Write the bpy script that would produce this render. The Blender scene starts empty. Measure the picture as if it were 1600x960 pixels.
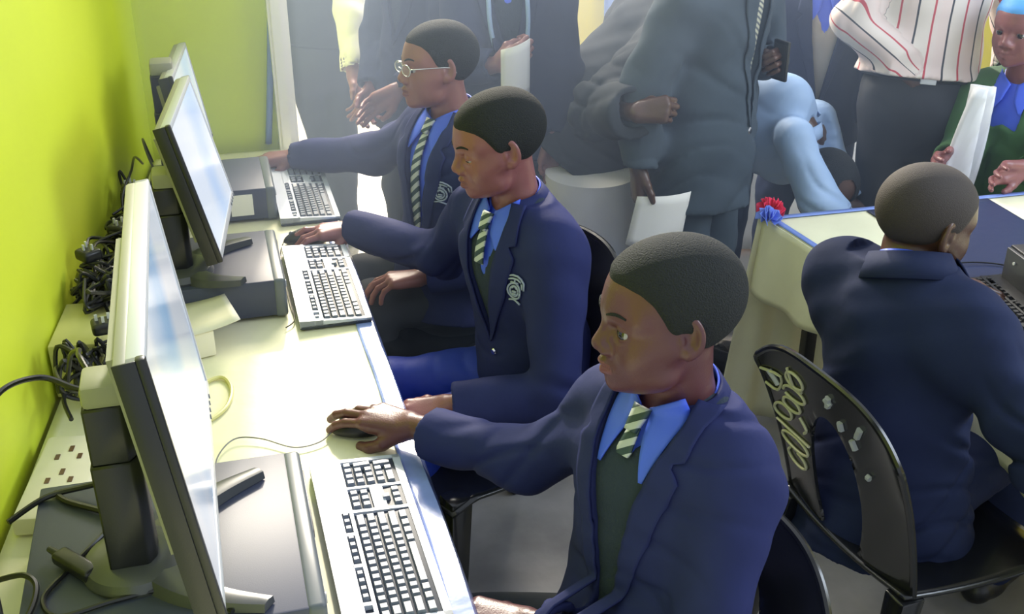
import bpy, bmesh, math, random
import numpy as np
from mathutils import Vector, Matrix
random.seed(4); rng = np.random.RandomState(5)
PI = math.pi
SC = bpy.context.scene
COL = SC.collection

# ------------------------------------------------------------------ camera
CAM_Z = 1.94
PITCH = math.radians(26.696); YAW = math.radians(15.276)
cam_d = bpy.data.cameras.new('camera'); cam = bpy.data.objects.new('camera', cam_d); COL.objects.link(cam)
cam.location = (0, 0, CAM_Z)
cam.rotation_euler = (PI/2 - PITCH, 0, -YAW)
cam_d.sensor_width = 36; cam_d.lens = 36*1750/1600; cam_d.clip_start = .02
SC.camera = cam

# ------------------------------------------------------------------ light
SC.view_settings.view_transform = 'Standard'; SC.view_settings.look = 'None'
SC.view_settings.gamma = 1; SC.view_settings.use_curve_mapping = False
SC.view_settings.exposure = 0.0
wd = bpy.data.worlds.new('world'); SC.world = wd; wd.use_nodes = True
wd.node_tree.nodes['Background'].inputs[0].default_value = (.80, .88, 1.0, 1)
wd.node_tree.nodes['Background'].inputs[1].default_value = .85

def area(name, loc, target, size, sy, power, col):
    l = bpy.data.lights.new(name, 'AREA'); l.shape = 'RECTANGLE'; l.size = size; l.size_y = sy
    l.energy = power; l.color = col
    o = bpy.data.objects.new(name, l); COL.objects.link(o); o.location = loc
    o.rotation_euler = (Vector(target)-Vector(loc)).to_track_quat('-Z', 'Y').to_euler()
    return o
# added area lamp, lights the table and face rims; no window there
area('added_far_light', (.75, 5.15, 2.75), (.1, 2.3, .72), 1.9, 1.0, 320, (1, .98, .95))
# added bluish fill lamp on the right, brightens the faces; no window there
area('added_side_fill', (3.6, 1.2, 2.6), (1.2, 2.4, .8), 1.8, 1.4, 75, (.75, .86, 1))
sl = bpy.data.lights.new('sun', 'SUN'); sl.energy = 5; sl.angle = math.radians(2); sl.color = (1, .97, .9)
so = bpy.data.objects.new('sun', sl); COL.objects.link(so)
so.rotation_euler = Vector((-.16, -1, -.62)).to_track_quat('-Z', 'Y').to_euler()

# ------------------------------------------------------------------ materials
def mat(name, col, rough=.6, metal=0, spec=.5, bump=0, bscale=200, var=0, vscale=8, emit=None, estr=0, sheen=0, coat=0, alpha=1, trans=0):
    m = bpy.data.materials.new(name); m.use_nodes = True
    nt = m.node_tree; b = nt.nodes['Principled BSDF']
    b.inputs['Base Color'].default_value = (*col, 1); b.inputs['Roughness'].default_value = rough
    b.inputs['Metallic'].default_value = metal; b.inputs['Specular IOR Level'].default_value = spec
    b.inputs['Sheen Weight'].default_value = sheen; b.inputs['Coat Weight'].default_value = coat
    b.inputs['Alpha'].default_value = alpha; b.inputs['Transmission Weight'].default_value = trans
    if emit: b.inputs['Emission Color'].default_value = (*emit, 1); b.inputs['Emission Strength'].default_value = estr
    tc = nt.nodes.new('ShaderNodeTexCoord')
    if var:
        n = nt.nodes.new('ShaderNodeTexNoise'); n.inputs['Scale'].default_value = vscale; n.inputs['Detail'].default_value = 4
        nt.links.new(tc.outputs['Object'], n.inputs['Vector'])
        r = nt.nodes.new('ShaderNodeMapRange'); r.inputs['From Min'].default_value = .3; r.inputs['From Max'].default_value = .7
        r.inputs['To Min'].default_value = 1-var; r.inputs['To Max'].default_value = 1+var
        nt.links.new(n.outputs[0], r.inputs['Value'])
        mx = nt.nodes.new('ShaderNodeVectorMath'); mx.operation = 'SCALE'; mx.inputs[0].default_value = col
        nt.links.new(r.outputs[0], mx.inputs['Scale']); nt.links.new(mx.outputs[0], b.inputs['Base Color'])
    if bump:
        n = nt.nodes.new('ShaderNodeTexNoise'); n.inputs['Scale'].default_value = bscale; n.inputs['Detail'].default_value = 3
        nt.links.new(tc.outputs['Object'], n.inputs['Vector'])
        bp = nt.nodes.new('ShaderNodeBump'); bp.inputs['Strength'].default_value = bump; bp.inputs['Distance'].default_value = .004
        nt.links.new(n.outputs[0], bp.inputs['Height']); nt.links.new(bp.outputs[0], b.inputs['Normal'])
    return m
def stripes(name, cols, scale, axis, rough=.6, rot=(0, 0, 0), coord='Object'):
    """cols = list of (position, colour) over one period"""
    m = mat(name, (1, 1, 1), rough); nt = m.node_tree; b = nt.nodes['Principled BSDF']
    tc = nt.nodes.new('ShaderNodeTexCoord'); mp = nt.nodes.new('ShaderNodeMapping'); mp.inputs['Rotation'].default_value = rot
    nt.links.new(tc.outputs[coord], mp.inputs['Vector'])
    sx = nt.nodes.new('ShaderNodeSeparateXYZ'); nt.links.new(mp.outputs[0], sx.inputs[0])
    mu = nt.nodes.new('ShaderNodeMath'); mu.operation = 'MULTIPLY'; mu.inputs[1].default_value = scale
    nt.links.new(sx.outputs[axis], mu.inputs[0])
    fr = nt.nodes.new('ShaderNodeMath'); fr.operation = 'FRACT'; nt.links.new(mu.outputs[0], fr.inputs[0])
    cr = nt.nodes.new('ShaderNodeValToRGB'); cr.color_ramp.interpolation = 'CONSTANT'
    el = cr.color_ramp.elements
    while len(el) < len(cols): el.new(.5)
    for e, (p, c) in zip(el, cols): e.position = p; e.color = (*c, 1)
    nt.links.new(fr.outputs[0], cr.inputs[0]); nt.links.new(cr.outputs[0], b.inputs['Base Color'])
    return m

M = {}
M['wall'] = mat('lime_painted_wall', (.70, .82, .05), .45, spec=.5, bump=.1, bscale=14, var=.05, vscale=2)
M['wall_yellow'] = mat('yellow_painted_wall', (.85, .70, .02), .5, var=.06, vscale=2)
M['frame'] = mat('white_door_frame', (.92, .90, .78), .4)
M['floor'] = mat('worn_concrete_floor', (.36, .355, .36), .32, bump=.25, bscale=30, var=.28, vscale=5)
M['ground'] = mat('bright_dusty_ground', (.9, .85, .75), .9, var=.05)
M['cloth'] = mat('cream_tablecloth', (.86, .84, .60), .55, bump=.35, bscale=22, var=.04, vscale=10)
M['white_cloth'] = mat('white_cloth', (.78, .79, .82), .7, bump=.3, bscale=12, var=.05)
M['ribbon'] = mat('pale_blue_satin_ribbon', (.30, .40, .85), .22, spec=.7, bump=.3, bscale=18, var=.45, vscale=7)
M['ribbon2'] = mat('blue_ribbon', (.20, .30, .72), .35, bump=.2, bscale=18, var=.15)
M['runner'] = mat('dark_navy_runner', (.022, .032, .09), .5, bump=.3, bscale=25)
M['black'] = mat('black_plastic', (.016, .017, .020), .35, bump=.05, bscale=400)
M['black_matt'] = mat('matt_black_plastic', (.022, .023, .026), .5)
M['case_top'] = mat('dark_grey_painted_steel', (.050, .060, .105), .5, spec=.6, bump=.04, bscale=500)
M['case_dark'] = mat('charcoal_plastic', (.035, .037, .043), .4)
M['slate'] = mat('slate_grey_plastic', (.13, .15, .17), .35)
M['silver'] = mat('silver_plastic', (.56, .58, .60), .3, spec=.6)
M['kb_frame'] = mat('light_silver_keyboard_plastic', (.55, .60, .70), .4)
M['kb_under'] = mat('dark_keyboard_tray', (.035, .045, .07), .5)
M['key'] = mat('grey_key_plastic', (.20, .23, .29), .4)
M['keyleg'] = mat('key_legend_print', (.05, .05, .06), .6)
M['white'] = mat('white_plastic', (.8, .8, .78), .4)
M['paper'] = mat('white_paper', (.82, .82, .80), .7)
M['card'] = mat('cream_card', (.80, .76, .60), .7, var=.05)
M['cartonm'] = mat('yellowish_carton', (.62, .60, .22), .7, var=.05)
M['brown'] = mat('brown_socket_slot', (.12, .06, .03), .5)
M['red'] = mat('red_plastic', (.75, .04, .05), .4)
M['redpaper'] = mat('red_crepe_paper', (.80, .03, .10), .6)
M['bluepaper'] = mat('blue_crepe_paper', (.18, .28, .85), .6)
M['cable'] = mat('black_cable_rubber', (.018, .019, .02), .32)
M['greycable'] = mat('grey_cable', (.22, .22, .22), .4)
M['creamcable'] = mat('cream_cable', (.70, .66, .28), .4)
M['chair'] = mat('glossy_black_chair_plastic', (.010, .011, .013), .18, spec=.6, bump=.12, bscale=9)
M['paint'] = mat('cream_paint_writing', (.62, .62, .40), .5)
M['scuff'] = mat('pale_scuff', (.50, .53, .55), .5)
M['navy'] = mat('navy_blazer_cloth', (.024, .031, .115), .75, spec=.15, bump=.35, bscale=26, var=.10, vscale=9)
M['navy2'] = mat('dark_navy_blazer_cloth', (.018, .026, .070), .8, spec=.15, bump=.35, bscale=22, var=.10, vscale=7)
M['suit'] = mat('blue_grey_suit_cloth', (.055, .075, .10), .75, spec=.15, bump=.35, bscale=16, var=.10, vscale=6)
M['darkgrey'] = mat('dark_grey_wool', (.030, .036, .045), .85, spec=.15, bump=.35, bscale=14, var=.12, vscale=6)
M['blacktr'] = mat('black_trouser_cloth', (.010, .013, .020), .7, bump=.3, bscale=12)
M['trouser'] = mat('charcoal_trouser_cloth', (.022, .028, .040), .8, bump=.3, bscale=18)
M['jumper'] = mat('dark_slate_jumper_knit', (.022, .036, .062), .9, bump=.5, bscale=160)
M['shirt'] = mat('bright_blue_shirt', (.065, .14, .86), .55, bump=.2, bscale=40)
M['paleshirt'] = mat('pale_blue_shirt', (.35, .50, .75), .6, bump=.3, bscale=18)
M['cream_shirt'] = mat('cream_shirt', (.75, .74, .62), .65, bump=.3, bscale=18)
M['beige'] = mat('beige_knit', (.42, .39, .33), .8, bump=.3, bscale=40)
M['greyknit'] = mat('grey_lilac_knit', (.20, .20, .26), .8)
M['green'] = mat('green_jersey', (.06, .16, .055), .8, bump=.3, bscale=18, var=.1)
M['royal'] = mat('royal_blue_cloth', (.012, .04, .36), .6, bump=.4, bscale=18, var=.1)
M['skycap'] = mat('sky_blue_cloth', (.10, .38, .85), .6)
M['crest'] = mat('silver_thread_crest', (.36, .42, .56), .5)
M['button'] = mat('metal_button', (.75, .75, .75), .2, metal=1)
M['glasses'] = mat('thin_metal_rim', (.75, .76, .74), .2, metal=.7)
M['lens'] = mat('spectacle_lens', (.95, .97, 1), .02, trans=0, alpha=.12)
M['blue_bag'] = mat('blue_polythene_bag', (.03, .22, .70), .25, bump=.8, bscale=18)
M['bottle'] = mat('blue_bottle_plastic', (.02, .09, .60), .15, spec=.7)
M['lime'] = mat('lime_plastic', (.35, .75, .10), .4)
M['curtain'] = mat('coral_curtain', (.70, .16, .13), .7, bump=.2, bscale=8)
M['wood'] = mat('brown_wood', (.10, .06, .04), .5, var=.2)
M['tape'] = mat('white_tape', (.8, .85, .95), .4)
M['eyewhite'] = mat('eye_white', (.34, .32, .34), .15, spec=.8)
M['iris'] = mat('dark_iris', (.012, .008, .006), .08, spec=.9)
M['tie'] = stripes('green_silver_striped_tie', [(0, (.03, .06, .07)), (.5, (.50, .54, .55))], 46, 2, .5, rot=(.75, 0, 0))
M['tie_suit'] = stripes('fine_striped_tie', [(0, (.10, .12, .14)), (.45, (.50, .50, .40))], 90, 2, .5, rot=(.7, 0, 0))
M['stripeshirt'] = stripes('striped_shirt', [(0, (.74, .60, .56)), (.24, (.74, .60, .56)), (.30, (.03, .03, .04)), (.36, (.74, .66, .60)), (.78, (.50, .05, .07)), (.84, (.74, .62, .58))], 9.5, 0, .7, coord='UV')
def skin(name, col, rough=.37):
    m = mat(name, col, rough, spec=.55, bump=.12, bscale=300, var=.10, vscale=14)
    b = m.node_tree.nodes['Principled BSDF']
    b.inputs['Subsurface Weight'].default_value = .12; b.inputs['Subsurface Radius'].default_value = (.012, .004, .002)
    return m
M['skin1'] = skin('deep_brown_skin', (.122, .044, .050))
M['skin2'] = skin('warm_brown_skin', (.25, .095, .095))
M['skin3'] = skin('reddish_brown_skin', (.26, .11, .10))
M['skin4'] = skin('dark_brown_skin', (.085, .040, .026))
M['lips1'] = skin('dark_pink_lips', (.19, .062, .07), .35)
M['hair'] = mat('short_cropped_black_hair', (.028, .031, .034), .8, spec=.2, bump=1.0, bscale=420)
M['hair4'] = mat('close_shaved_hair', (.055, .046, .044), .75, spec=.3, bump=.5, bscale=500)
def screen_mat(name, seed, strength, lo=(.25, .55, .95)):
    m = mat(name, (.02, .02, .02), .15, spec=.6); nt = m.node_tree; b = nt.nodes['Principled BSDF']
    tc = nt.nodes.new('ShaderNodeTexCoord')
    mp = nt.nodes.new('ShaderNodeMapping'); mp.inputs['Scale'].default_value = (1, 1.6, .9); mp.inputs['Location'].default_value = (seed, seed, 0)
    n = nt.nodes.new('ShaderNodeTexNoise'); n.inputs['Scale'].default_value = 2.2; n.inputs['Detail'].default_value = 1.5
    cr = nt.nodes.new('ShaderNodeValToRGB'); e = cr.color_ramp.elements
    e[0].position = .36; e[0].color = (*lo, 1); e[1].position = .56; e[1].color = (.80, .88, 1, 1)
    nt.links.new(tc.outputs['Object'], mp.inputs[0]); nt.links.new(mp.outputs[0], n.inputs['Vector']); nt.links.new(n.outputs[0], cr.inputs[0])
    nt.links.new(cr.outputs[0], b.inputs['Emission Color']); b.inputs['Emission Strength'].default_value = strength
    return m
M['screen1'] = screen_mat('lit_screen_pale_blue', .3, .5)
M['screen2'] = screen_mat('lit_screen_white', 3.1, .85, (.55, .72, 1))

# ------------------------------------------------------------------ mesh helpers
def finish(name, me, m, parent=None, smooth=True, angle=None):
    ms = m if isinstance(m, (list, tuple)) else [m]
    for k in ms: me.materials.append(M[k] if isinstance(k, str) else k)
    o = bpy.data.objects.new(name, me); COL.objects.link(o)
    if parent is not None: o.parent = parent
    if smooth:
        me.shade_smooth()
        if angle:
            try: me.set_sharp_from_angle(angle=math.radians(angle))
            except Exception: pass
    return o
def link_bm(name, bm, m, parent=None, smooth=True, angle=40):
    bmesh.ops.recalc_face_normals(bm, faces=bm.faces)
    me = bpy.data.meshes.new(name); bm.to_mesh(me); bm.free()
    return finish(name, me, m, parent, smooth, angle)
def tag(o, label=None, cat=None, group=None, kind=None):
    if label: o['label'] = label
    if cat: o['category'] = cat
    if group: o['group'] = group
    if kind: o['kind'] = kind
    return o
def empty(name, loc, rz=0, **k):
    o = bpy.data.objects.new(name, None); COL.objects.link(o); o.location = loc; o.rotation_euler = (0, 0, rz)
    o.empty_display_size = .1
    return tag(o, **k)
def bevel_bm(bm, w, seg=2):
    if w > 0:
        bmesh.ops.bevel(bm, geom=list(bm.edges), offset=w, segments=seg, affect='EDGES', profile=.5, clamp_overlap=True)
def add_box(bm, c, s, rot=None, bev=0, seg=2, mi=0):
    t = bmesh.new(); bmesh.ops.create_cube(t, size=1)
    bmesh.ops.scale(t, vec=s, verts=t.verts); bevel_bm(t, bev, seg)
    mt = Matrix.Translation(c) @ (rot if rot is not None else Matrix.Identity(4))
    bmesh.ops.transform(t, matrix=mt, verts=t.verts); merge(bm, t, mi)
def merge(bm, t, mi=0):
    vs = [bm.verts.new(v.co) for v in t.verts]; t.verts.index_update()
    for f in t.faces:
        nf = bm.faces.new([vs[v.index] for v in f.verts]); nf.material_index = mi
    t.free()
def add_cyl(bm, p0, p1, r0, r1=None, n=20, mi=0, caps=True):
    r1 = r0 if r1 is None else r1
    p0 = Vector(p0); p1 = Vector(p1); d = (p1-p0).normalized()
    a = d.orthogonal().normalized(); b = d.cross(a)
    R = []
    for p, r in ((p0, r0), (p1, r1)):
        R.append([bm.verts.new(p + (a*math.cos(2*PI*k/n)+b*math.sin(2*PI*k/n))*r) for k in range(n)])
    for k in range(n):
        bm.faces.new((R[0][k], R[0][(k+1) % n], R[1][(k+1) % n], R[1][k])).material_index = mi
    if caps:
        bm.faces.new(R[0][::-1]).material_index = mi; bm.faces.new(R[1]).material_index = mi
def catmull(pts, n=8, closed=False):
    pts = [Vector(p) for p in pts]; out = []
    N = len(pts)
    for i in range(N if closed else N-1):
        if closed: p = [pts[(i+k-1) % N] for k in range(4)]
        else: p = [pts[max(0, i-1)], pts[i], pts[i+1], pts[min(N-1, i+2)]]
        for j in range(n):
            t = j/n; t2 = t*t; t3 = t2*t
            out.append(.5*((2*p[1])+(-p[0]+p[2])*t+(2*p[0]-5*p[1]+4*p[2]-p[3])*t2+(-p[0]+3*p[1]-3*p[2]+p[3])*t3))
    if not closed: out.append(pts[-1])
    return out
def add_tube(bm, pts, r, n=8, spl=8, closed=False, mi=0, flat=None):
    P = catmull(pts, spl, closed) if spl > 1 else [Vector(p) for p in pts]
    rs = r if callable(r) else (lambda t: r)
    N = len(P); R = []; prev = None
    for i, p in enumerate(P):
        d = (P[(i+1) % N]-P[i-1]) if (closed or 0 < i < N-1) else (P[1]-P[0] if i == 0 else P[-1]-P[-2])
        if d.length < 1e-9: d = Vector((0, 0, 1))
        d.normalize()
        if prev is None: a = d.orthogonal().normalized()
        else:
            a = prev - d*prev.dot(d)
            a = a.normalized() if a.length > 1e-6 else d.orthogonal().normalized()
        prev = a; b = d.cross(a); rr = rs(i/max(1, N-1))
        R.append([bm.verts.new(p+(a*math.cos(2*PI*k/n)+b*math.sin(2*PI*k/n))*rr) for k in range(n)])
    for i in range(N if closed else N-1):
        A = R[i]; B = R[(i+1) % N]
        for k in range(n):
            bm.faces.new((A[k], A[(k+1) % n], B[(k+1) % n], B[k])).material_index = mi
    if not closed:
        bm.faces.new(R[0][::-1]).material_index = mi; bm.faces.new(R[-1]).material_index = mi
def add_lathe(bm, prof, c, n=32, mi=0, axis=None):
    rings = []
    R = axis if axis is not None else Matrix.Identity(4)
    for r, z in prof:
        rings.append([bm.verts.new(Vector(c)+(R @ Vector((r*math.cos(2*PI*k/n), r*math.sin(2*PI*k/n), z)))) for k in range(n)])
    for A, B in zip(rings, rings[1:]):
        for k in range(n): bm.faces.new((A[k], A[(k+1) % n], B[(k+1) % n], B[k])).material_index = mi
    bm.faces.new(rings[0][::-1]).material_index = mi; bm.faces.new(rings[-1]).material_index = mi
def add_prism(bm, poly, z0, z1, mi=0, mtx=None):
    mtx = mtx or Matrix.Identity(4)
    a = [bm.verts.new(mtx @ Vector((x, y, z0))) for x, y in poly]; b = [bm.verts.new(mtx @ Vector((x, y, z1))) for x, y in poly]
    n = len(poly)
    bm.faces.new(a[::-1]).material_index = mi; bm.faces.new(b).material_index = mi
    for k in range(n): bm.faces.new((a[k], a[(k+1) % n], b[(k+1) % n], b[k])).material_index = mi
def add_grid(bm, f, nu, nv, mi=0, uvs=None):
    """f(u, v) -> point, u, v in 0..1; returns grid of verts"""
    G = [[bm.verts.new(f(i/nu, j/nv)) for j in range(nv+1)] for i in range(nu+1)]
    for i in range(nu):
        for j in range(nv): bm.faces.new((G[i][j], G[i+1][j], G[i+1][j+1], G[i][j+1])).material_index = mi
    return G
def solidify(o, t, off=0):
    md = o.modifiers.new('thickness', 'SOLIDIFY'); md.thickness = t; md.offset = off; return md
# ------------------------------------------------------------------ smooth-surface modelling (signed distance + surface nets)
def smin(a, b, k):
    h = np.clip(.5+.5*(b-a)/k, 0, 1); return b+(a-b)*h-k*h*(1-h)
def smax(a, b, k): return -smin(-a, -b, k)
def cone(P, a, b, r0, r1):
    a = np.asarray(a, np.float32); ba = np.asarray(b, np.float32)-a; pa = P-a
    h = np.clip(pa@ba/max(1e-9, ba@ba), 0, 1)
    return np.linalg.norm(pa-h[:, None]*ba, axis=1)-(r0+(r1-r0)*h)
def ell(P, c, r):
    r = np.asarray(r, np.float32); q = P-np.asarray(c, np.float32)
    k0 = np.linalg.norm(q/r, axis=1); k1 = np.linalg.norm(q/(r*r), axis=1)
    return k0*(k0-1)/np.maximum(k1, 1e-6)
def poly2(y, z, V):
    V = np.asarray(V, float); d = np.full(y.shape, 1e9); s = np.ones(y.shape)
    n = len(V); j = n-1
    for i in range(n):
        e = V[j]-V[i]; wx = y-V[i][0]; wy = z-V[i][1]
        t = np.clip((wx*e[0]+wy*e[1])/(e@e), 0, 1)
        d = np.minimum(d, (wx-e[0]*t)**2+(wy-e[1]*t)**2)
        c1 = z >= V[i][1]; c2 = z < V[j][1]; c3 = e[0]*wy > e[1]*wx
        s = np.where((c1 & c2 & c3) | (~c1 & ~c2 & ~c3), -s, s); j = i
    return s*np.sqrt(d)
def nets(f, lo, hi, h):
    """surface nets of f<0 inside the box lo..hi at grid step h -> verts, quads"""
    lo = np.asarray(lo, np.float32); hi = np.asarray(hi, np.float32); B = 8
    nb = np.ceil((hi-lo)/(B*h)).astype(int)+1
    g = np.stack(np.meshgrid(*[np.arange(n) for n in nb], indexing='ij'), -1).reshape(-1, 3)
    c = lo+(g+.5)*B*h
    keep = np.abs(f(c.astype(np.float32))) < B*h*1.25+.01
    g = g[keep]
    r = np.arange(B+1); L = np.stack(np.meshgrid(r, r, r, indexing='ij'), -1).reshape(-1, 3)
    S = nb*B+2
    verts = []; keys = []; quads = []
    key = lambda I: (I[..., 0].astype(np.int64)*S[1]+I[..., 1])*S[2]+I[..., 2]
    CH = 400
    for c0 in range(0, len(g), CH):
        gb = g[c0:c0+CH]; I = gb[:, None, :]*B+L[None]
        P = (lo+I.reshape(-1, 3)*h).astype(np.float32)
        D = f(P).reshape(-1, B+1, B+1, B+1); D = np.where(D == 0, 1e-7, D)
        N = D < 0
        act = ~(np.all(N.reshape(len(gb), -1), 1) | ~np.any(N.reshape(len(gb), -1), 1))
        if not act.any(): continue
        D = D[act]; N = N[act]; gb = gb[act]
        acc = np.zeros((len(gb), B, B, B, 3), np.float32); cnt = np.zeros((len(gb), B, B, B), np.float32)
        def sl(o): return (slice(None),)+tuple(slice(x, x+B) for x in o)
        for ax in range(3):
            for u in (0, 1):
                for v in (0, 1):
                    o0 = [0, 0, 0]; oth = [k for k in range(3) if k != ax]; o0[oth[0]] = u; o0[oth[1]] = v
                    o1 = list(o0); o1[ax] = 1
                    a = D[sl(o0)]; b = D[sl(o1)]; m = (a < 0) != (b < 0)
                    t = np.where(m, a/np.where(m, a-b, 1), 0)
                    pos = np.zeros(a.shape+(3,), np.float32); pos[..., :] = o0; pos[..., ax] = t
                    acc += pos*m[..., None]; cnt += m
        w = np.argwhere(cnt > 0)
        base = gb[w[:, 0]]*B+w[:, 1:]
        p = acc[cnt > 0]/cnt[cnt > 0][:, None]
        verts.append(lo+(base+p)*h); keys.append(key(base))
        for ax in range(3):
            o1 = [0, 0, 0]; o1[ax] = 1
            a = N[sl((0, 0, 0))]; b = N[sl(o1)]; w = np.argwhere(a != b)
            if not len(w): continue
            base = gb[w[:, 0]]*B+w[:, 1:]; fl = a[a != b]
            oth = [(1, 2), (2, 0), (0, 1)][ax]
            q = []
            for du, dv in ((0, 0), (-1, 0), (-1, -1), (0, -1)):
                k = base.copy(); k[:, oth[0]] += du; k[:, oth[1]] += dv; q.append(key(k))
            q = np.stack(q, -1); q[~fl] = q[~fl][:, ::-1]; quads.append(q)
    V = np.concatenate(verts); K = np.concatenate(keys); Q = np.concatenate(quads)
    K, first = np.unique(K, return_index=True); V = V[first]
    ix = np.searchsorted(K, Q); ix = np.clip(ix, 0, len(K)-1)
    ok = np.all(K[ix] == Q, 1)
    return V, ix[ok][:, ::1]
def mesh_np(name, V, Q, mi=None):
    me = bpy.data.meshes.new(name)
    me.from_pydata([tuple(v) for v in V.tolist()], [], Q.tolist())
    if mi is not None: me.polygons.foreach_set('material_index', mi.astype(np.int32))
    me.update(); return me
def bounds(pts, pad):
    pts = np.asarray(pts); return pts.min(0)-pad, pts.max(0)+pad
def trace(f, P, d, it=60, tmax=1.0):
    """march points P along d until f<0"""
    P = np.asarray(P, np.float32).copy(); d = np.asarray(d, np.float32)
    for _ in range(it): P = P+d*np.maximum(f(P)*.6, -.01)[:, None]
    return P
# ------------------------------------------------------------------ people
def unit(v): v = np.asarray(v, float); return v/np.linalg.norm(v)
def ypr(yaw, pitch=0, roll=0):
    """head axes (forward, left, up); pitch>0 looks down, roll>0 tips towards its right"""
    y, p, r = map(math.radians, (yaw, pitch, roll))
    F = np.array([math.cos(y)*math.cos(p), math.sin(y)*math.cos(p), -math.sin(p)])
    L = np.array([-math.sin(y), math.cos(y), 0]); U = np.cross(F, L)
    L2 = L*math.cos(r)+U*math.sin(r); U2 = U*math.cos(r)-L*math.sin(r)
    return F, L2, U2
WR = [(rng.uniform(-1, 1, 3), rng.uniform(0, 6)) for _ in range(7)]
def wrinkle(P, amp, fr=26):
    s = 0
    for i, (d, ph) in enumerate(WR): s = s+np.sin(P@(d*fr*(1+.35*i)).astype(np.float32)+ph+1.5*np.sin(P@(d[::-1]*fr*.4).astype(np.float32)))/(1+.35*i)
    f32 = lambda *v: np.array(v, np.float32)
    c = 0
    for d1, d2, d3, k in ((f32(.5, .3, .81), f32(.8, -.6, .1), f32(-.4, .7, .5), 34), (f32(-.6, .45, .66), f32(.1, .9, -.4), f32(.7, .2, -.6), 27)):
        ph = P@(d1*k)+2.4*np.sin(P@(d2*9)+k)+.9*np.sin(P@(d3*23))
        c = c+np.exp(-(np.sin(ph)/.34)**2)*np.clip(.15+np.sin(P@(d3*11)+k*.7)*np.sin(P@(d2*8)), 0, 1)
    return amp*(s+2.1*c)
def hand_prims(wr, X, Z, side, pose, s=1.0):
    X = unit(X); Z = unit(np.asarray(Z, float)-X*np.dot(Z, X)); Y = np.cross(Z, X)*(1 if side == 'R' else -1)
    w = np.asarray(wr, float)
    pt = lambda x, y, z: w+(X*x+Y*y+Z*z)*s
    kn = dict(i=(.086, .027, .004), m=(.090, .009, .006), r=(.085, -.010, .004), p=(.077, -.027, 0))
    sg = dict(i=(.041, .025, .021), m=(.046, .029, .022), r=(.042, .027, .021), p=(.033, .020, .018))
    rd = dict(i=.0092, m=.0095, r=.0090, p=.0080)
    palm = []; fing = []
    for k, c in kn.items():
        palm.append((pt(.004, c[1]*.48, -.001), pt(*c), .0155*s, .0125*s))
        sp, c1, c2, c3 = pose[k]; p = pt(*c); a = 0; r = rd[k]*s
        for L, cu in zip(sg[k], (c1, c2, c3)):
            a += math.radians(cu); sa = math.radians(sp)
            d = (X*math.cos(sa)+Y*math.sin(sa))*math.cos(a)-Z*math.sin(a)
            q = p+d*L*s; fing.append((p, q, r, r*.93)); p = q; r *= .93
    palm.append((pt(.012, .014, -.006), pt(.075, .022, -.006), .016*s, .011*s))
    palm.append((pt(.012, -.012, -.006), pt(.066, -.022, -.006), .016*s, .011*s))
    t = pose['t']   # three points of the thumb in hand axes
    a = pt(.018, .020, -.010); rr = [.0155, .012, .0105, .0092]
    th = []
    for i, q in enumerate(t):
        b = pt(*q); th.append((a, b, rr[i]*s, rr[i+1]*s)); a = b
    return palm, fing, th
POSE_MOUSE = dict(i=(4, 8, 16, 18), m=(-1, 4, 18, 20), r=(-8, 12, 26, 24), p=(-16, 20, 28, 24), t=[(.044, .040, -.024), (.070, .046, -.034), (.092, .043, -.038)])
POSE_MOUSE2 = dict(i=(4, 10, 30, 30), m=(0, 14, 34, 34), r=(-6, -2, 34, 30), p=(-14, 10, 30, 26), t=[(.042, .040, -.024), (.066, .046, -.034), (.086, .042, -.038)])
POSE_REST = dict(i=(3, 15, 22, 14), m=(0, 18, 25, 16), r=(-3, 22, 28, 18), p=(-7, 26, 30, 20), t=[(.045, .042, -.014), (.070, .050, -.022), (.092, .050, -.028)])
POSE_GRIP = dict(i=(2, 55, 62, 35), m=(0, 58, 64, 35), r=(-2, 60, 66, 35), p=(-4, 62, 66, 35), t=[(.045, .036, -.022), (.068, .030, -.036), (.086, .018, -.042)])

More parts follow.
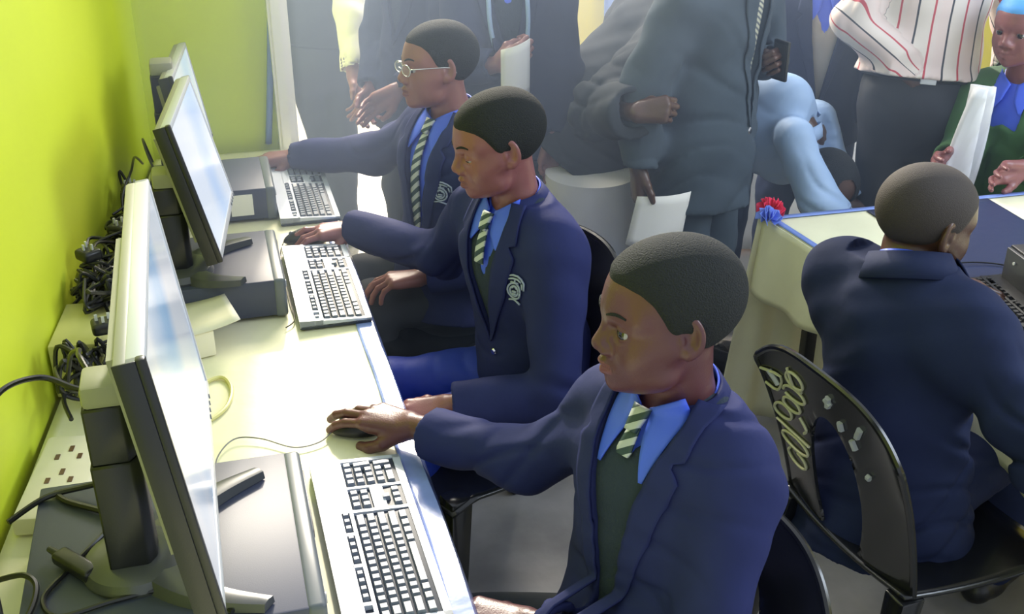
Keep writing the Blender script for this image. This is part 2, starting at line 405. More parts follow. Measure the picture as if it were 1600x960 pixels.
class Person:
    def __init__(s, name_label, base, pelvis, neck, yaw, head, hscale=1.0, group=None, wide=1.0, skin='skin2', lips=True, res=1.0):
        s.base = np.array(base, float); s.O = np.array(pelvis, float); s.N = np.array(neck, float)
        s.U = unit(s.N-s.O); y = math.radians(yaw); F = np.array([math.cos(y), math.sin(y), 0])
        s.F = unit(F-s.U*np.dot(F, s.U)); s.L = np.cross(s.U, s.F); s.Lt = float(np.linalg.norm(s.N-s.O)); s.w = wide
        s.hc = np.array(head[0], float); s.hF, s.hL, s.hU = ypr(*head[1:]); s.hs = hscale
        s.skin = skin; s.res = res; s.arms = []; s.legs = []; s.label = name_label; s.group = group; s.lips = lips
        s.rot = np.stack([s.F, s.L, s.U], 1).astype(np.float32)
    def T(s, x, y, z): return s.O+s.F*x+s.L*y+s.U*(s.Lt+z)      # z from the neck base
    def torso(s, P, g=0.0):
        q = (P-s.O.astype(np.float32))@s.rot; q[:, 0] *= 1.32; w = s.w; Lt = s.Lt
        d = cone(q, (0, 0, -.02), (0, 0, .16), .142*w+g, .130*w+g)
        d = smin(d, cone(q, (0, 0, .14), (.012, 0, Lt-.15), .130*w+g, .148*w+g), .04)
        d = smin(d, cone(q, (0, -.115*w, Lt-.085), (0, .115*w, Lt-.085), .066+g, .066+g), .06)
        d = smin(d, cone(q, (0, 0, Lt-.085), (.0, 0, Lt-.005), .095+g, .052+g), .05)
        return d*.86
    def neckd(s, P, g=0.0):
        return cone(P, s.N-s.U*.05, s.hc-s.hF*.022*s.hs-s.hU*.055*s.hs, .054*s.hs+g, .050*s.hs+g)
    def headl(s, P): return ((P-s.hc.astype(np.float32))@np.stack([s.hF, s.hL, s.hU], 1).astype(np.float32))/s.hs
    def cran(s, q):
        d = ell(q, (-.020, 0, .030), (.098, .077, .085))
        return smin(d, ell(q, (.018, 0, .026), (.068, .066, .070)), .03)
    def head(s, P, lid=.003, lookdown=0):
        q = s.headl(P); a = np.abs(q[:, 1]); qa = np.stack([q[:, 0], a, q[:, 2]], 1)
        d = s.cran(q)
        d = smin(d, ell(q, (.026, 0, -.042), (.060, .060, .066)), .035)
        d = smin(d, ell(qa, (.046, .030, -.046), (.034, .030, .036)), .02)
        d = smin(d, cone(qa, (.072, .0, -.092), (.022, .044, -.074), .017, .018), .03)      # jaw line and chin
        d = smin(d, cone(qa, (.048, .034, -.028), (.014, .055, -.022), .020, .016), .028)      # cheekbone
        d = smin(d, cone(qa, (.073, .008, .020), (.056, .046, .021), .013, .011), .02)       # brow
        d = smax(d, -ell(qa, (.087, .033, -.002), (.013, .017, .010)), .010)                  # eye socket
        nose = smin(cone(q, (.079, 0, .010), (.098, 0, -.027), .007, .0125), ell(qa, (.092, .0145, -.034), (.012, .0095, .0088)), .008)
        d = smin(d, nose, .010)
        d = smax(d, -ell(qa, (.099, .007, -.042), (.005, .0035, .004)), .003)
        d = smin(d, ell(q, (.072, 0, -.062), (.022, .030, .024)), .012)                       # muzzle
        up = cone(qa, (.0945, .003, -.0565), (.080, .023, -.062), .0065, .0035)
        lo = cone(qa, (.0925, .0, -.0705), (.079, .020, -.0655), .0075, .004)
        d = smin(d, up, .004); d = smin(d, lo, .004)
        d = smax(d, -cone(qa, (.1005, 0, -.0635), (.084, .024, -.0640), .0016, .0012), .002)
        ec = np.array([.0700, .033, -.002], np.float32)
        r = np.linalg.norm(qa-ec, axis=1)-.0146
        z = qa[:, 2]-ec[2]; dz = qa[:, 0]-ec[0]
        lidu = np.maximum(r, -(z-(lid-lookdown)-.0)); lidl = np.maximum(r, z+.0062)
        d = smin(d, np.minimum(lidu, lidl), .003)
        # ears
        e = (qa-np.array([-.007, .0765, -.004], np.float32)); ca, sa = math.cos(.45), math.sin(.45)
        e = np.stack([e[:, 0], e[:, 1]*ca+e[:, 0]*sa*1, e[:, 2]], 1)/1.06
        ear = ell(e, (0, 0, 0), (.0185, .0085, .031))
        ear = smax(ear, -ell(e, (.002, .0085, .004), (.0115, .0085, .021)), .003)
        ear = smin(ear, ell(e, (.004, .002, -.022), (.008, .006, .010)), .006)
        ear = smin(ear, ell(e, (.012, .003, -.003), (.005, .005, .007)), .004)
        d = smin(d, ear*1.06, .006)
        return d*s.hs
    def add(s, name, V, Q, m, parent=None, mi=None, smooth=True):
        me = mesh_np(name, V-s.base, Q, mi); return finish(name, me, m, parent if parent is not None else s.root, smooth)
    def addbm(s, name, bm, m, parent=None, angle=None):
        bmesh.ops.translate(bm, vec=Vector(-s.base), verts=bm.verts); return link_bm(name, bm, m, parent if parent is not None else s.root, True, angle)
    def arm(s, side, sh, el, wr, X=None, Z=(0, 0, 1), pose=POSE_REST, hs=1.0, cuff=.03, hand=True):
        sh, el, wr = map(lambda v: np.array(v, float), (sh, el, wr))
        s.arms.append(dict(side=side, sh=sh, el=el, wr=wr, X=unit(wr-el) if X is None else unit(X), Z=Z, pose=pose, hs=hs, cuff=cuff, hand=hand))
    def leg(s, hip, kn, an): s.legs.append([np.array(v, float) for v in (hip, kn, an)])
    # -- the skin mesh: head, hands and core as overlapping pieces
    def body(s, lid=.003, lookdown=0):
        Vs = []; Qs = []; Ms = []; off = 0
        def put(V, Q, m=None):
            nonlocal off
            Vs.append(V); Qs.append(Q+off); Ms.append(np.zeros(len(Q)) if m is None else m); off += len(V)
        fh = lambda P: smin(s.head(P, lid, lookdown), s.neckd(P), .012)
        ftop = lambda P: np.maximum(smin(fh(P), s.torso(P, -.004), .025), -((P-s.N.astype(np.float32))@s.U.astype(np.float32)+.10))
        lo, hi = bounds([s.hc+s.hF*.13*s.hs, s.hc-s.hF*.13*s.hs, s.hc+s.hU*.12*s.hs, s.hc+s.hL*.1, s.hc-s.hL*.1, s.N+s.L*.2, s.N-s.L*.2, s.N-s.U*.12, s.N+s.F*.1, s.N-s.F*.1], .03)
        V, Q = nets(ftop, lo, hi, .0024*s.res)
        c = s.headl(V[Q].mean(1)); m = np.zeros(len(Q))
        if s.lips:
            y = np.abs(c[:, 1]); zz = c[:, 2]
            lip = (c[:, 0] > .074) & (y < .0215) & (zz > -.0775+.25*y) & (zz < -.0520-.32*y)
            m[lip] = 1
        put(V, Q, m)
        for a in s.arms:
            if not a['hand']: continue
            palm, fing, th = hand_prims(a['wr'], a['X'], a['Z'], a['side'], a['pose'], a['hs'])
            el, wr = a['el'], a['wr']; st = wr+(el-wr)*.45
            ma = np.linalg.norm
            def fhand(P, palm=palm, fing=fing, th=th, wr=wr, st=st):
                d = cone(P, st, wr, .034, .0235)
                for p in palm: d = smin(d, cone(P, *p), .012)
                f = None
                for p in fing:
                    c = cone(P, *p); f = c if f is None else smin(f, c, .0022)
                d = smin(d, f, .006); t = None
                for p in th:
                    c = cone(P, *p); t = c if t is None else smin(t, c, .006)
                return smin(d, t, .010)
            lo, hi = bounds([st, wr]+[x for p in palm+fing+th for x in p[:2]], .045)
            put(*nets(fhand, lo, hi, .0021*s.res))
        def core(P):
            d = s.torso(P, -.008)
            for a in s.arms:
                k = smin(cone(P, a['sh'], a['el'], .044, .036), cone(P, a['el'], a['wr']+(a['el']-a['wr'])*.35, .036, .028), .02); d = smin(d, k, .03)
            for h, k, an in s.legs:
                d = smin(d, smin(cone(P, h, k, .075, .052), cone(P, k, an, .052, .034), .02), .03)
            return d
        pts = [s.O-s.U*.1, s.N+s.L*.25, s.N-s.L*.25, s.O+s.L*.2, s.O-s.L*.2]+[a[k] for a in s.arms for k in ('sh', 'el', 'wr')]+[x for l in s.legs for x in l]
        lo, hi = bounds(pts, .12); put(*nets(core, lo, hi, .014))
        V = np.concatenate(Vs); Q = np.concatenate(Qs); m = np.concatenate(Ms)
        me = mesh_np('person', V-s.base, Q, m)
        s.root = finish('person', me, [s.skin, 'lips1'] if s.lips else [s.skin]); s.root.location = s.base
        tag(s.root, s.label, 'person', s.group)
        if s.lips:
            fhd = lambda P: s.head(P)
            for sg in (1, -1):
                bm = bmesh.new(); pts = []
                for k in range(7):
                    t = k/6; c = s.hc+(s.hF*.16+s.hL*sg*(.014+.034*t)+s.hU*(.021+.006*math.sin(t*2.6)))*s.hs
                    pts.append(c)
                pts = trace(fhd, np.array(pts, np.float32), -s.hF)
                add_tube(bm, [Vector(q) for q in pts], lambda t: .0016+.0012*math.sin(t*PI), 6, 3); s.addbm('eyebrow', bm, 'hair')
        for sg in (1, -1):                      # eyes
            c = s.hc+(s.hF*.0700+s.hL*.033*sg-s.hU*.002)*s.hs
            bm = bmesh.new(); bmesh.ops.create_uvsphere(bm, u_segments=20, v_segments=14, radius=.0133*s.hs)
            g = unit(s.hF-s.hU*.10+s.hL*.22)
            for f in bm.faces:
                if np.dot(unit(f.calc_center_median()), g) > .74: f.material_index = 1
            bmesh.ops.translate(bm, vec=Vector(c), verts=bm.verts); s.addbm('eye', bm, ['eyewhite', 'iris'])
        return s.root
    def hair(s, m='hair', th=.0042, front=.062, res=1.0):
        def f(P):
            q = s.headl(P); g = np.interp(q[:, 0], [-.13, -.05, -.024, -.004, .012, .020, .030, .042, .056, .072, .1], [-.062, -.056, -.034, .000, -.004, .004, front*.38, front*.70, front*.90, front, front])
            g = g-np.where(np.abs(q[:, 1]) < .045, 0, 0)
            return (s.cran(q)-np.clip((q[:, 2]-g)/.012, -1, 1)*th)*s.hs
        lo, hi = bounds([s.hc+s.hU*.13, s.hc-s.hU*.08, s.hc+s.hF*.1, s.hc-s.hF*.14, s.hc+s.hL*.1, s.hc-s.hL*.1], .015)
        V, Q = nets(f, lo, hi, .0035*s.res*res); return s.add('hair', V, Q, m)
    # -- clothes
    def proj(s, f, yz, off=0.0, dirv=None, start=.30):
        P = np.array([s.T(start, y, z) for y, z in yz], np.float32); d = -(s.F if dirv is None else dirv)
        return trace(lambda X: f(X)-off, P, d)
    def strip(s, name, f, A, B, m, off=.004, nu=24, nv=5, th=.003, parent=None, dirv=None, uv=False):
        """a cloth strip between two polylines given in (y, z) on the chest, laid on surface f"""
        def samp(C, n):
            C = np.array(C, float); t = np.concatenate([[0], np.cumsum(np.linalg.norm(np.diff(C, axis=0), axis=1))]); u = np.linspace(0, t[-1], n+1)
            return np.stack([np.interp(u, t, C[:, k]) for k in (0, 1)], 1)
        a = samp(A, nu); b = samp(B, nu)
        yz = [a[i]*(1-j/nv)+b[i]*(j/nv) for i in range(nu+1) for j in range(nv+1)]
        P = s.proj(f, yz, off, dirv)
        Q = np.array([[i*(nv+1)+j, (i+1)*(nv+1)+j, (i+1)*(nv+1)+j+1, i*(nv+1)+j+1] for i in range(nu) for j in range(nv)])
        o = s.add(name, P, Q, m, parent); solidify(o, th); return o
    def ring(s, name, m, r0, z0, r1, z1, th=.004, a0=0, a1=360, drop=0, parent=None, tilt=0.0, squash=1.0, lean=None):
        """a band of cloth round the neck from angle a0 to a1 (0 = front)"""
        nd = unit(s.hc-s.hF*.022*s.hs-s.hU*.055*s.hs-(s.N-s.U*.05)) if lean is None else lean
        F = unit(s.F-nd*np.dot(s.F, nd)); L = np.cross(nd, F); c = s.N-s.U*.012; n = 48; V = []
        prof = [(r0, z0), ((r0+r1)/2+.002, (z0+z1)/2), (r1, z1)]
        for i in range(n+1):
            a = math.radians(a0+(a1-a0)*i/n); fr = .5+.5*math.cos(a)
            for r, z in prof:
                V.append(c+F*(r*math.cos(a)*squash+.003)+L*r*math.sin(a)+nd*(z-drop*fr))
        Q = np.array([[i*3+j, (i+1)*3+j, (i+1)*3+j+1, i*3+j+1] for i in range(n) for j in range(2)])
        o = s.add(name, np.array(V), Q, m, parent); solidify(o, th); return o
    def blazer(s, m='navy', vdepth=.34, hem=-.10, grow=.024, amp=.0022, h=.0052, vcut=True, lapels=True, hip=None, sleeve=1.0, name='blazer', neckw=.052, wf=26, seatf=0.0, cuffs=True, waist=True, armk=.045, cr=.065):
        Fv, Uv, Ov, Nv = [x.astype(np.float32) for x in (s.F, s.U, s.O, s.N)]
        def solid(P, wr=True):
            d = s.torso(P, grow)
            a, b = s.T(.0, 0, -s.Lt+.05), s.T(seatf, 0, -s.Lt+hem)
            q = (P-Ov)@s.rot; q[:, 0] *= 1.25
            if waist: d = smin(d, cone(q, (0, 0, .10), (seatf, 0, hem), .150*s.w+grow*.6, (.172 if hip is None else hip)*s.w+grow*.6)*.88, .05)
            for A in s.arms:
                sh, el, w = A['sh'], A['el'], A['wr']; dr = unit(w-el); end = w-dr*A['cuff']
                up = cone(P, sh, el, .068*sleeve, .060*sleeve); fo = cone(P, el, end+dr*.03, .060*sleeve, .048*sleeve)
                k = smin(up, fo, .025)
                k = np.maximum(k, np.where(up > fo, (P-end.astype(np.float32))@dr.astype(np.float32), -1))
                k = np.maximum(k, -cone(P, end-dr*.035, end+dr*.06, .034*sleeve, .0405*sleeve))
                d = smin(d, k, armk)
            if wr:
                wt = np.ones(len(P), np.float32)
                for A in s.arms: wt = wt+1.6*np.exp(-(np.linalg.norm(P-A['el'].astype(np.float32), axis=1)/.10)**2)
                d = d+wrinkle(P, amp*wt, wf)
            return d
        zc = -s.Lt+hem
        V0 = [(-neckw, .12), (neckw, .12), (neckw+.006, -.01), (.045, -.14), (.002, -vdepth), (-.002, -vdepth), (-.045, -.14), (-neckw-.006, -.01)]
        def f(P):
            d = solid(P); q = (P-Ov)@s.rot
            if vcut:
                d = np.maximum(d, -np.maximum(poly2(q[:, 1], q[:, 2]-s.Lt, V0), -(q[:, 0]-.0)))
            d = np.where(np.linalg.norm(q[:, :2], axis=1) < .13, np.maximum(d, q[:, 2]-s.Lt-.012), d)
            low = (hem-.0)-q[:, 2]
            inside = np.linalg.norm(q[:, :2], axis=1) < .30*s.w
            return np.where(inside & (q[:, 2] < hem+.1), np.maximum(d, low), d)
        pts = [s.T(0, .25, 0), s.T(0, -.25, 0), s.T(.15, 0, 0), s.T(0, 0, zc-.02), s.T(.2, .2, zc), s.T(-.2, -.2, zc), s.T(-.15, 0, .05), s.T(-.2, .2, zc), s.T(.2, -.2, zc)]+[a[k] for a in s.arms for k in ('sh', 'el', 'wr')]
        lo, hi = bounds(pts, .08)
        s.jf = solid
        V, Q = nets(f, lo, hi, h)
        s.bl = s.add(name, V, Q, m)
        if lapels:
            for sg in (1, -1):
                A = [(sg*(neckw-.002), .022), (sg*(neckw+.004), -.01), (sg*.043, -.14), (sg*.0, -vdepth)]
                B = [(sg*(neckw+.03), .02), (sg*.098, -.055), (sg*.078, -.062), (sg*.100, -.085), (sg*.078, -.18), (sg*.004, -vdepth-.005)]
                s.strip('lapel', solid, A, B, m, off=.005, nu=40, nv=6, th=.004, parent=s.bl)
            s.ring('collar', m, cr*s.hs, .040, cr+.027, -.016, th=.006, a0=50, a1=310, parent=s.bl, squash=.92)
        return s.bl
    def buttons(s, zs, y=.012, r=.0085):
        for z in zs:
            p = s.proj(s.jf, [(y, z)], .003)[0]; bm = bmesh.new(); add_cyl(bm, p, p+s.F*.004, r, r*.8, 14); s.addbm('button', bm, 'button', s.bl, 40)
    def flap(s, y, z, w=.12, hh=.045):
        s.strip('pocket_flap', s.jf, [(y-w/2, z), (y+w/2, z)], [(y-w/2, z-hh), (y+w/2, z-hh)], s.bl.data.materials[0].name and s.bl.data.materials[0], off=.004, nu=10, nv=3, th=.003, parent=s.bl)
    def crest(s, y, z, r=.026):
        bm = bmesh.new()
        def pj(pts): return [Vector(p) for p in s.proj(s.jf, [(y+a*r, z+b*r) for a, b in pts], .004)]
        w = r*.085
        circ = lambda R, cy=0, n=20, a0=0, a1=360: [(R*math.cos(math.radians(a0+(a1-a0)*k/n)), cy+R*math.sin(math.radians(a0+(a1-a0)*k/n))) for k in range(n+1)]
        for ln in (circ(.62, -.15), circ(.40, -.15, 14), [(-.62, .95), (-.2, 1.05), (.25, 1.05), (.65, .92)], [(-.62, .70), (-.2, .80), (.25, .80), (.65, .68)],
                   [(-.62, .95), (-.95, .7), (-1.05, .2)], [(.65, .92), (.98, .7), (1.05, .2)], [(-.7, .62), (-.85, .2)], [(.72, .60), (.86, .2)],
                   [(-.25, .05), (0, .25), (.25, .05)], [(-.2, -.2), (.2, -.2)], [(-.2, -.38), (.2, -.38)], [(-.6, -1.0), (-.1, -.88), (.1, -.92), (.6, -1.05)], [(0, .5), (0, .78)], [(-.35, .5), (.35, .5)]):
            add_tube(bm, pj(ln), w, 5, 1)
        s.addbm('crest', bm, 'crest', s.bl)
    def under(s, m='jumper', v=.12, grow=.012, name='jumper', h=.007, zlow=.1):
        def f(P):
            d = s.torso(P, grow)+wrinkle(P, .0012); q = (P-s.O.astype(np.float32))@s.rot
            if v: d = np.maximum(d, -np.maximum(poly2(q[:, 1], q[:, 2]-s.Lt, [(-.05, .1), (.05, .1), (.052, 0), (.0, -v), (-.052, 0)]), -q[:, 0]))
            return np.maximum(d, np.maximum(q[:, 2]-s.Lt-.02, -(q[:, 2]-.02)))
        lo, hi = bounds([s.T(.15, .2, 0), s.T(-.15, -.2, 0), s.T(.15, -.2, -s.Lt), s.T(-.15, .2, -s.Lt)], .04)
        V, Q = nets(f, lo, hi, h); return s.add(name, V, Q, m)
    def shirt(s, m='shirt', leaf=.085, spread=.045, grow=.006, rr=.060):
        def f(P): return smin(s.torso(P, grow), s.neckd(P, .006), .01)
        def g(P):
            d = s.torso(P, grow); q = (P-s.O.astype(np.float32))@s.rot
            return np.maximum(d, np.maximum(q[:, 2]-s.Lt-.012, -(q[:, 2]-.05)))
        lo, hi = bounds([s.T(.15, .2, 0), s.T(-.15, -.2, 0), s.T(.15, -.2, -s.Lt), s.T(-.15, .2, -s.Lt)], .03)
        V, Q = nets(g, lo, hi, .008); s.sh = s.add('shirt', V, Q, m)
        R = rr*s.hs
        s.ring('collar', m, R-.002, .046, R+.006, .0, th=.003, a0=26, a1=334, drop=.030, parent=s.sh)
        f2 = lambda P: np.minimum(s.torso(P, grow+.008), s.neckd(P, .008))
        for sg in (1, -1):
            s.strip('collar_leaf', f2, [(sg*.010, -.004), (sg*.020, -.045), (sg*spread, -leaf)], [(sg*.060, .028), (sg*.066, -.01), (sg*(spread+.006), -leaf)], m, off=.006, nu=14, nv=6, th=.003, parent=s.sh)
        return s.sh
    def tie(s, m='tie', bottom=-.13, w=.032, grow=.016, yend=0):
        f = lambda P: np.minimum(s.torso(P, grow), s.neckd(P, .006))
        t = s.strip('tie', f, [(-.010, -.035), (-.014, -.07), (yend-w/2, bottom)], [(.010, -.035), (.014, -.07), (yend+w/2, bottom)], m, off=.006, nu=30, nv=4, th=.004)
        k = s.strip('knot', f, [(-.016, -.004), (-.010, -.040)], [(.016, -.004), (.010, -.040)], m, off=.013, nu=5, nv=4, th=.008, parent=t)
        return t
    def trousers(s, m='trouser', r=(.092, .070, .058), h=.009, name='trousers', amp=.002):
        def f(P):
            q = (P-s.O.astype(np.float32))@s.rot; q[:, 0] *= 1.25
            d = cone(q, (0, 0, -.05), (0, 0, .13), .150*s.w, .140*s.w)*.88
            for a, k, an in s.legs: d = smin(d, smin(cone(P, a, k, r[0], r[1]), cone(P, k, an, r[1], r[2]), .03), .03)
            return d+wrinkle(P, amp)
        lo, hi = bounds([s.T(0, .2, -s.Lt+.15), s.T(0, -.2, -s.Lt-.2), s.O+s.F*.2, s.O-s.F*.2]+[x for l in s.legs for x in l], .1)
        V, Q = nets(f, lo, hi, h); return s.add(name, V, Q, m)
    def shoes(s, m='black'):
        for _, _, an in s.legs:
            F = unit(np.array([s.F[0], s.F[1], 0])); b = np.array([an[0], an[1], .038])
            f = lambda P: np.maximum(smin(cone(P, b-F*.05, b+F*.13, .040, .036), cone(P, b, b+np.array([0, 0, .05]), .042, .040), .02), -(P[:, 2]-.0))
            lo, hi = bounds([b-F*.1, b+F*.18, b+np.array([0, 0, .06])], .05); V, Q = nets(f, lo, hi, .008); s.add('shoe', V, Q, m)
# ------------------------------------------------------------------ the room
def slab(name, pts, z0, z1, m, kind='structure', bev=0):
    bm = bmesh.new(); add_prism(bm, pts, z0, z1); bevel_bm(bm, bev) if bev else None
    o = link_bm(name, bm, m, None, False); tag(o, kind=kind) if kind else None; return o
WA = np.array([-.213, 3.74]); WB = np.array([-.422, 1.912]); wd_ = (WB-WA)/np.linalg.norm(WB-WA)   # foot line of the left wall
WE = WA+wd_*5.2; nrm = np.array([wd_[1], -wd_[0]]); nrm = nrm if nrm[0] < 0 else -nrm
slab('floor', [(-2, -1.5), (6, -1.5), (6, 5.6), (-2, 5.6)], -.05, 0, 'floor')
slab('wall_left', [tuple(WA-wd_*.15), tuple(WE), tuple(WE+nrm*.12), tuple(WA-wd_*.15+nrm*.12)], 0, 2.5, 'wall')
slab('wall_back', [(-.40, 3.74), (.205, 3.74), (.205, 3.86), (-.40, 3.86)], 0, 2.5, 'wall')
# far wall with a doorway and the wall right of it
slab('wall_far_left', [(-2, 5.5), (.25, 5.5), (.25, 5.62), (-2, 5.62)], 0, 2.9, 'wall_yellow')
slab('wall_far', [(1.28, 5.5), (2.7, 5.5), (2.7, 5.62), (1.28, 5.62)], 0, 2.9, 'wall_yellow')
slab('wall_far_right', [(3.7, 5.5), (6, 5.5), (6, 5.62), (3.7, 5.62)], 0, 2.9, 'wall_yellow')
slab('wall_far_sill', [(2.7, 5.5), (3.7, 5.5), (3.7, 5.62), (2.7, 5.62)], 0, .74, 'wall_yellow')
slab('wall_right', [(6, -1.5), (6.1, -1.5), (6.1, 5.62), (6, 5.62)], 0, 2.9, 'wall_yellow')
slab('trim_2', [(1.20, 5.44), (1.28, 5.44), (1.28, 5.62), (1.20, 5.62)], 0, 2.9, 'frame')
slab('trim_3', [(2.7, 5.47), (3.7, 5.47), (3.7, 5.64), (2.7, 5.64)], .74, .77, 'frame')
# stepped white casing on the end of the yellow partition
bm = bmesh.new()
add_box(bm, (.222, 3.72, 1.25), (.028, .10, 2.5)); add_box(bm, (.250, 3.78, 1.25), (.03, .12, 2.5)); add_box(bm, (.203, 3.705, 1.25), (.010, .06, 2.5))
tag(link_bm('trim_1', bm, 'frame', smooth=False), kind='structure')
# blue ribbon taped down the partition
bm = bmesh.new(); add_grid(bm, lambda u, v: Vector((.153+.020*u+.004*math.sin(v*7)+.14*v, 3.726-.006*math.sin(u*PI)-.004*math.sin(v*9), .73+1.4*v)), 4, 30)
o = link_bm('wall_ribbon', bm, 'ribbon2'); solidify(o, .002); tag(o, 'blue ribbon hanging down the yellow-green wall beside the white door casing', 'ribbon')
# sunlit yard outside
slab('yard_ground', [(-3, 5.62), (6, 5.62), (6, 14), (-3, 14)], -.06, -.01, 'ground')
# coral curtain and blue ribbons on the far wall
def drape(name, x0, x1, y, z0, z1, m, label, cat, amp=.02, waves=5, dx=0, th=.004, group=None):
    bm = bmesh.new(); add_grid(bm, lambda u, v: Vector((x0+(x1-x0)*u+dx*(1-v), y-.03+amp*math.sin(u*waves*2*PI), z0+(z1-z0)*v)), 40, 6)
    o = link_bm(name, bm, m); solidify(o, th); return tag(o, label, cat, group)

drape('coral_curtain', 2.78, 3.02, 5.44, .02, 2.2, 'curtain', 'coral red curtain hanging beside the far window', 'curtain', waves=4)
drape('wall_ribbon', 1.93, 2.0, 5.46, .3, 2.2, 'ribbon2', 'blue ribbon hanging on the yellow far wall behind the dark grey jacket', 'ribbon', amp=.004, waves=1, dx=.05)
drape('wall_ribbon', 2.04, 2.08, 5.46, .3, 2.2, 'ribbon2', 'narrow blue ribbon hanging on the yellow far wall, right of the wider one', 'ribbon', amp=.004, waves=1, dx=-.04)
# ------------------------------------------------------------------ long computer table
TZ = .72
def long_table():
    root = empty('computer_table', (.0, 2.2, 0), label='long table with a cream cloth and blue ribbon edge, carrying the row of computers', cat='table')
    off = Vector((0, -2.2, 0))
    wl = lambda y: WA[0]+(WA[1]-y)*(WB[0]-WA[0])/(WA[1]-WB[1])
    bm = bmesh.new()
    y0, y1, xe = .35, 3.69, .306
    def f(u, v):
        y = y0+(y1-y0)*u; a = wl(y)+.012
        if v < .78: t = v/.78; return Vector((a+(xe-a)*t, y, TZ))
        t = (v-.78)/.22
        return Vector((xe+.004+.012*t+.006*math.sin(y*17)*t, y, TZ-.005-.30*t))
    add_grid(bm, f, 150, 40); bmesh.ops.translate(bm, vec=off, verts=bm.verts)
    o = link_bm('tablecloth', bm, 'cloth', root); solidify(o, .003, -1)
    bm = bmesh.new(); add_prism(bm, [(wl(y0)+.02, y0), (xe-.006, y0), (xe-.006, y1), (wl(y1)+.02, y1)], TZ-.035, TZ-.0065); bmesh.ops.translate(bm, vec=off, verts=bm.verts)
    link_bm('table_top', bm, 'wood', root, False)
    for x in (-.15, .26):
        for y in (.6, 2.1, 3.55):
            bm = bmesh.new(); add_box(bm, (x, y-2.2, .342), (.035, .035, .684), bev=.003); link_bm('leg', bm, 'black', root)
    bm = bmesh.new()
    add_grid(bm, lambda u, v: Vector((.262+.047*v+(.002*math.sin(u*40)), y0+(y1-y0)*u-2.2, TZ+.0012+.0022*abs(math.sin(u*55)))) if v < .99 else Vector((.3115, y0+(y1-y0)*u-2.2, TZ-.02)), 160, 6)
    o = link_bm('ribbon', bm, 'ribbon', root); solidify(o, .0008)
long_table()

# ------------------------------------------------------------------ desktop computers, monitors, keyboards, mice
def pc_case(x1, y0, y1, depth, label, sticker=False, rz=0):
    """lying desktop case: front face at x1"""
    cy = (y0+y1)/2; w = y1-y0; h = .10; z = TZ+.004
    r = empty('desktop_computer', (x1-depth/2, cy, z), rz, label=label, cat='computer', group='desktop computers under the monitors')
    bm = bmesh.new(); add_box(bm, (-.012, 0, h/2+.002), (depth-.024, w, h-.008), bev=.004); link_bm('casing', bm, 'case_top', r)
    bm = bmesh.new(); add_box(bm, (depth/2-.014, 0, h/2), (.030, w+.002, h-.002), bev=.008, seg=3)
    for k in range(6): add_box(bm, (depth/2+.0012, -w*.25+k*.012, h*.35), (.002, .005, h*.4))
    link_bm('front_panel', bm, 'slate', r)
    bm = bmesh.new(); add_box(bm, (depth/2+.0015, w*.2, h*.72), (.004, w*.42, .016), bev=.001); link_bm('disc_tray', bm, 'case_dark', r)
    bm = bmesh.new(); add_cyl(bm, (depth/2, -w*.38, h*.7), (depth/2+.004, -w*.38, h*.7), .009); link_bm('power_button', bm, 'silver', r)
    for sx in (-1, 1):
        for sy in (-1, 1):
            bm = bmesh.new(); add_cyl(bm, (sx*(depth/2-.04), sy*(w/2-.04), -.004), (sx*(depth/2-.04), sy*(w/2-.04), .004), .012); link_bm('foot', bm, 'black', r)
    if sticker:
        bm = bmesh.new(); add_box(bm, (depth/2-.095, -w/2-.001, h*.52), (.062, .0015, .062)); o = link_bm('sticker', bm, 'paper', r)
    return r
pc_case(.072, 1.285, 1.70, .43, 'desktop computer lying flat under the nearest monitor, blue-grey top and cables over it')
pc_case(.112, 2.425, 2.74, .37, 'desktop computer lying flat under the middle monitor, beside the middle keyboard')
pc_case(.138, 3.05, 3.33, .34, 'farthest desktop computer, with a square white sticker on its dark side', True)

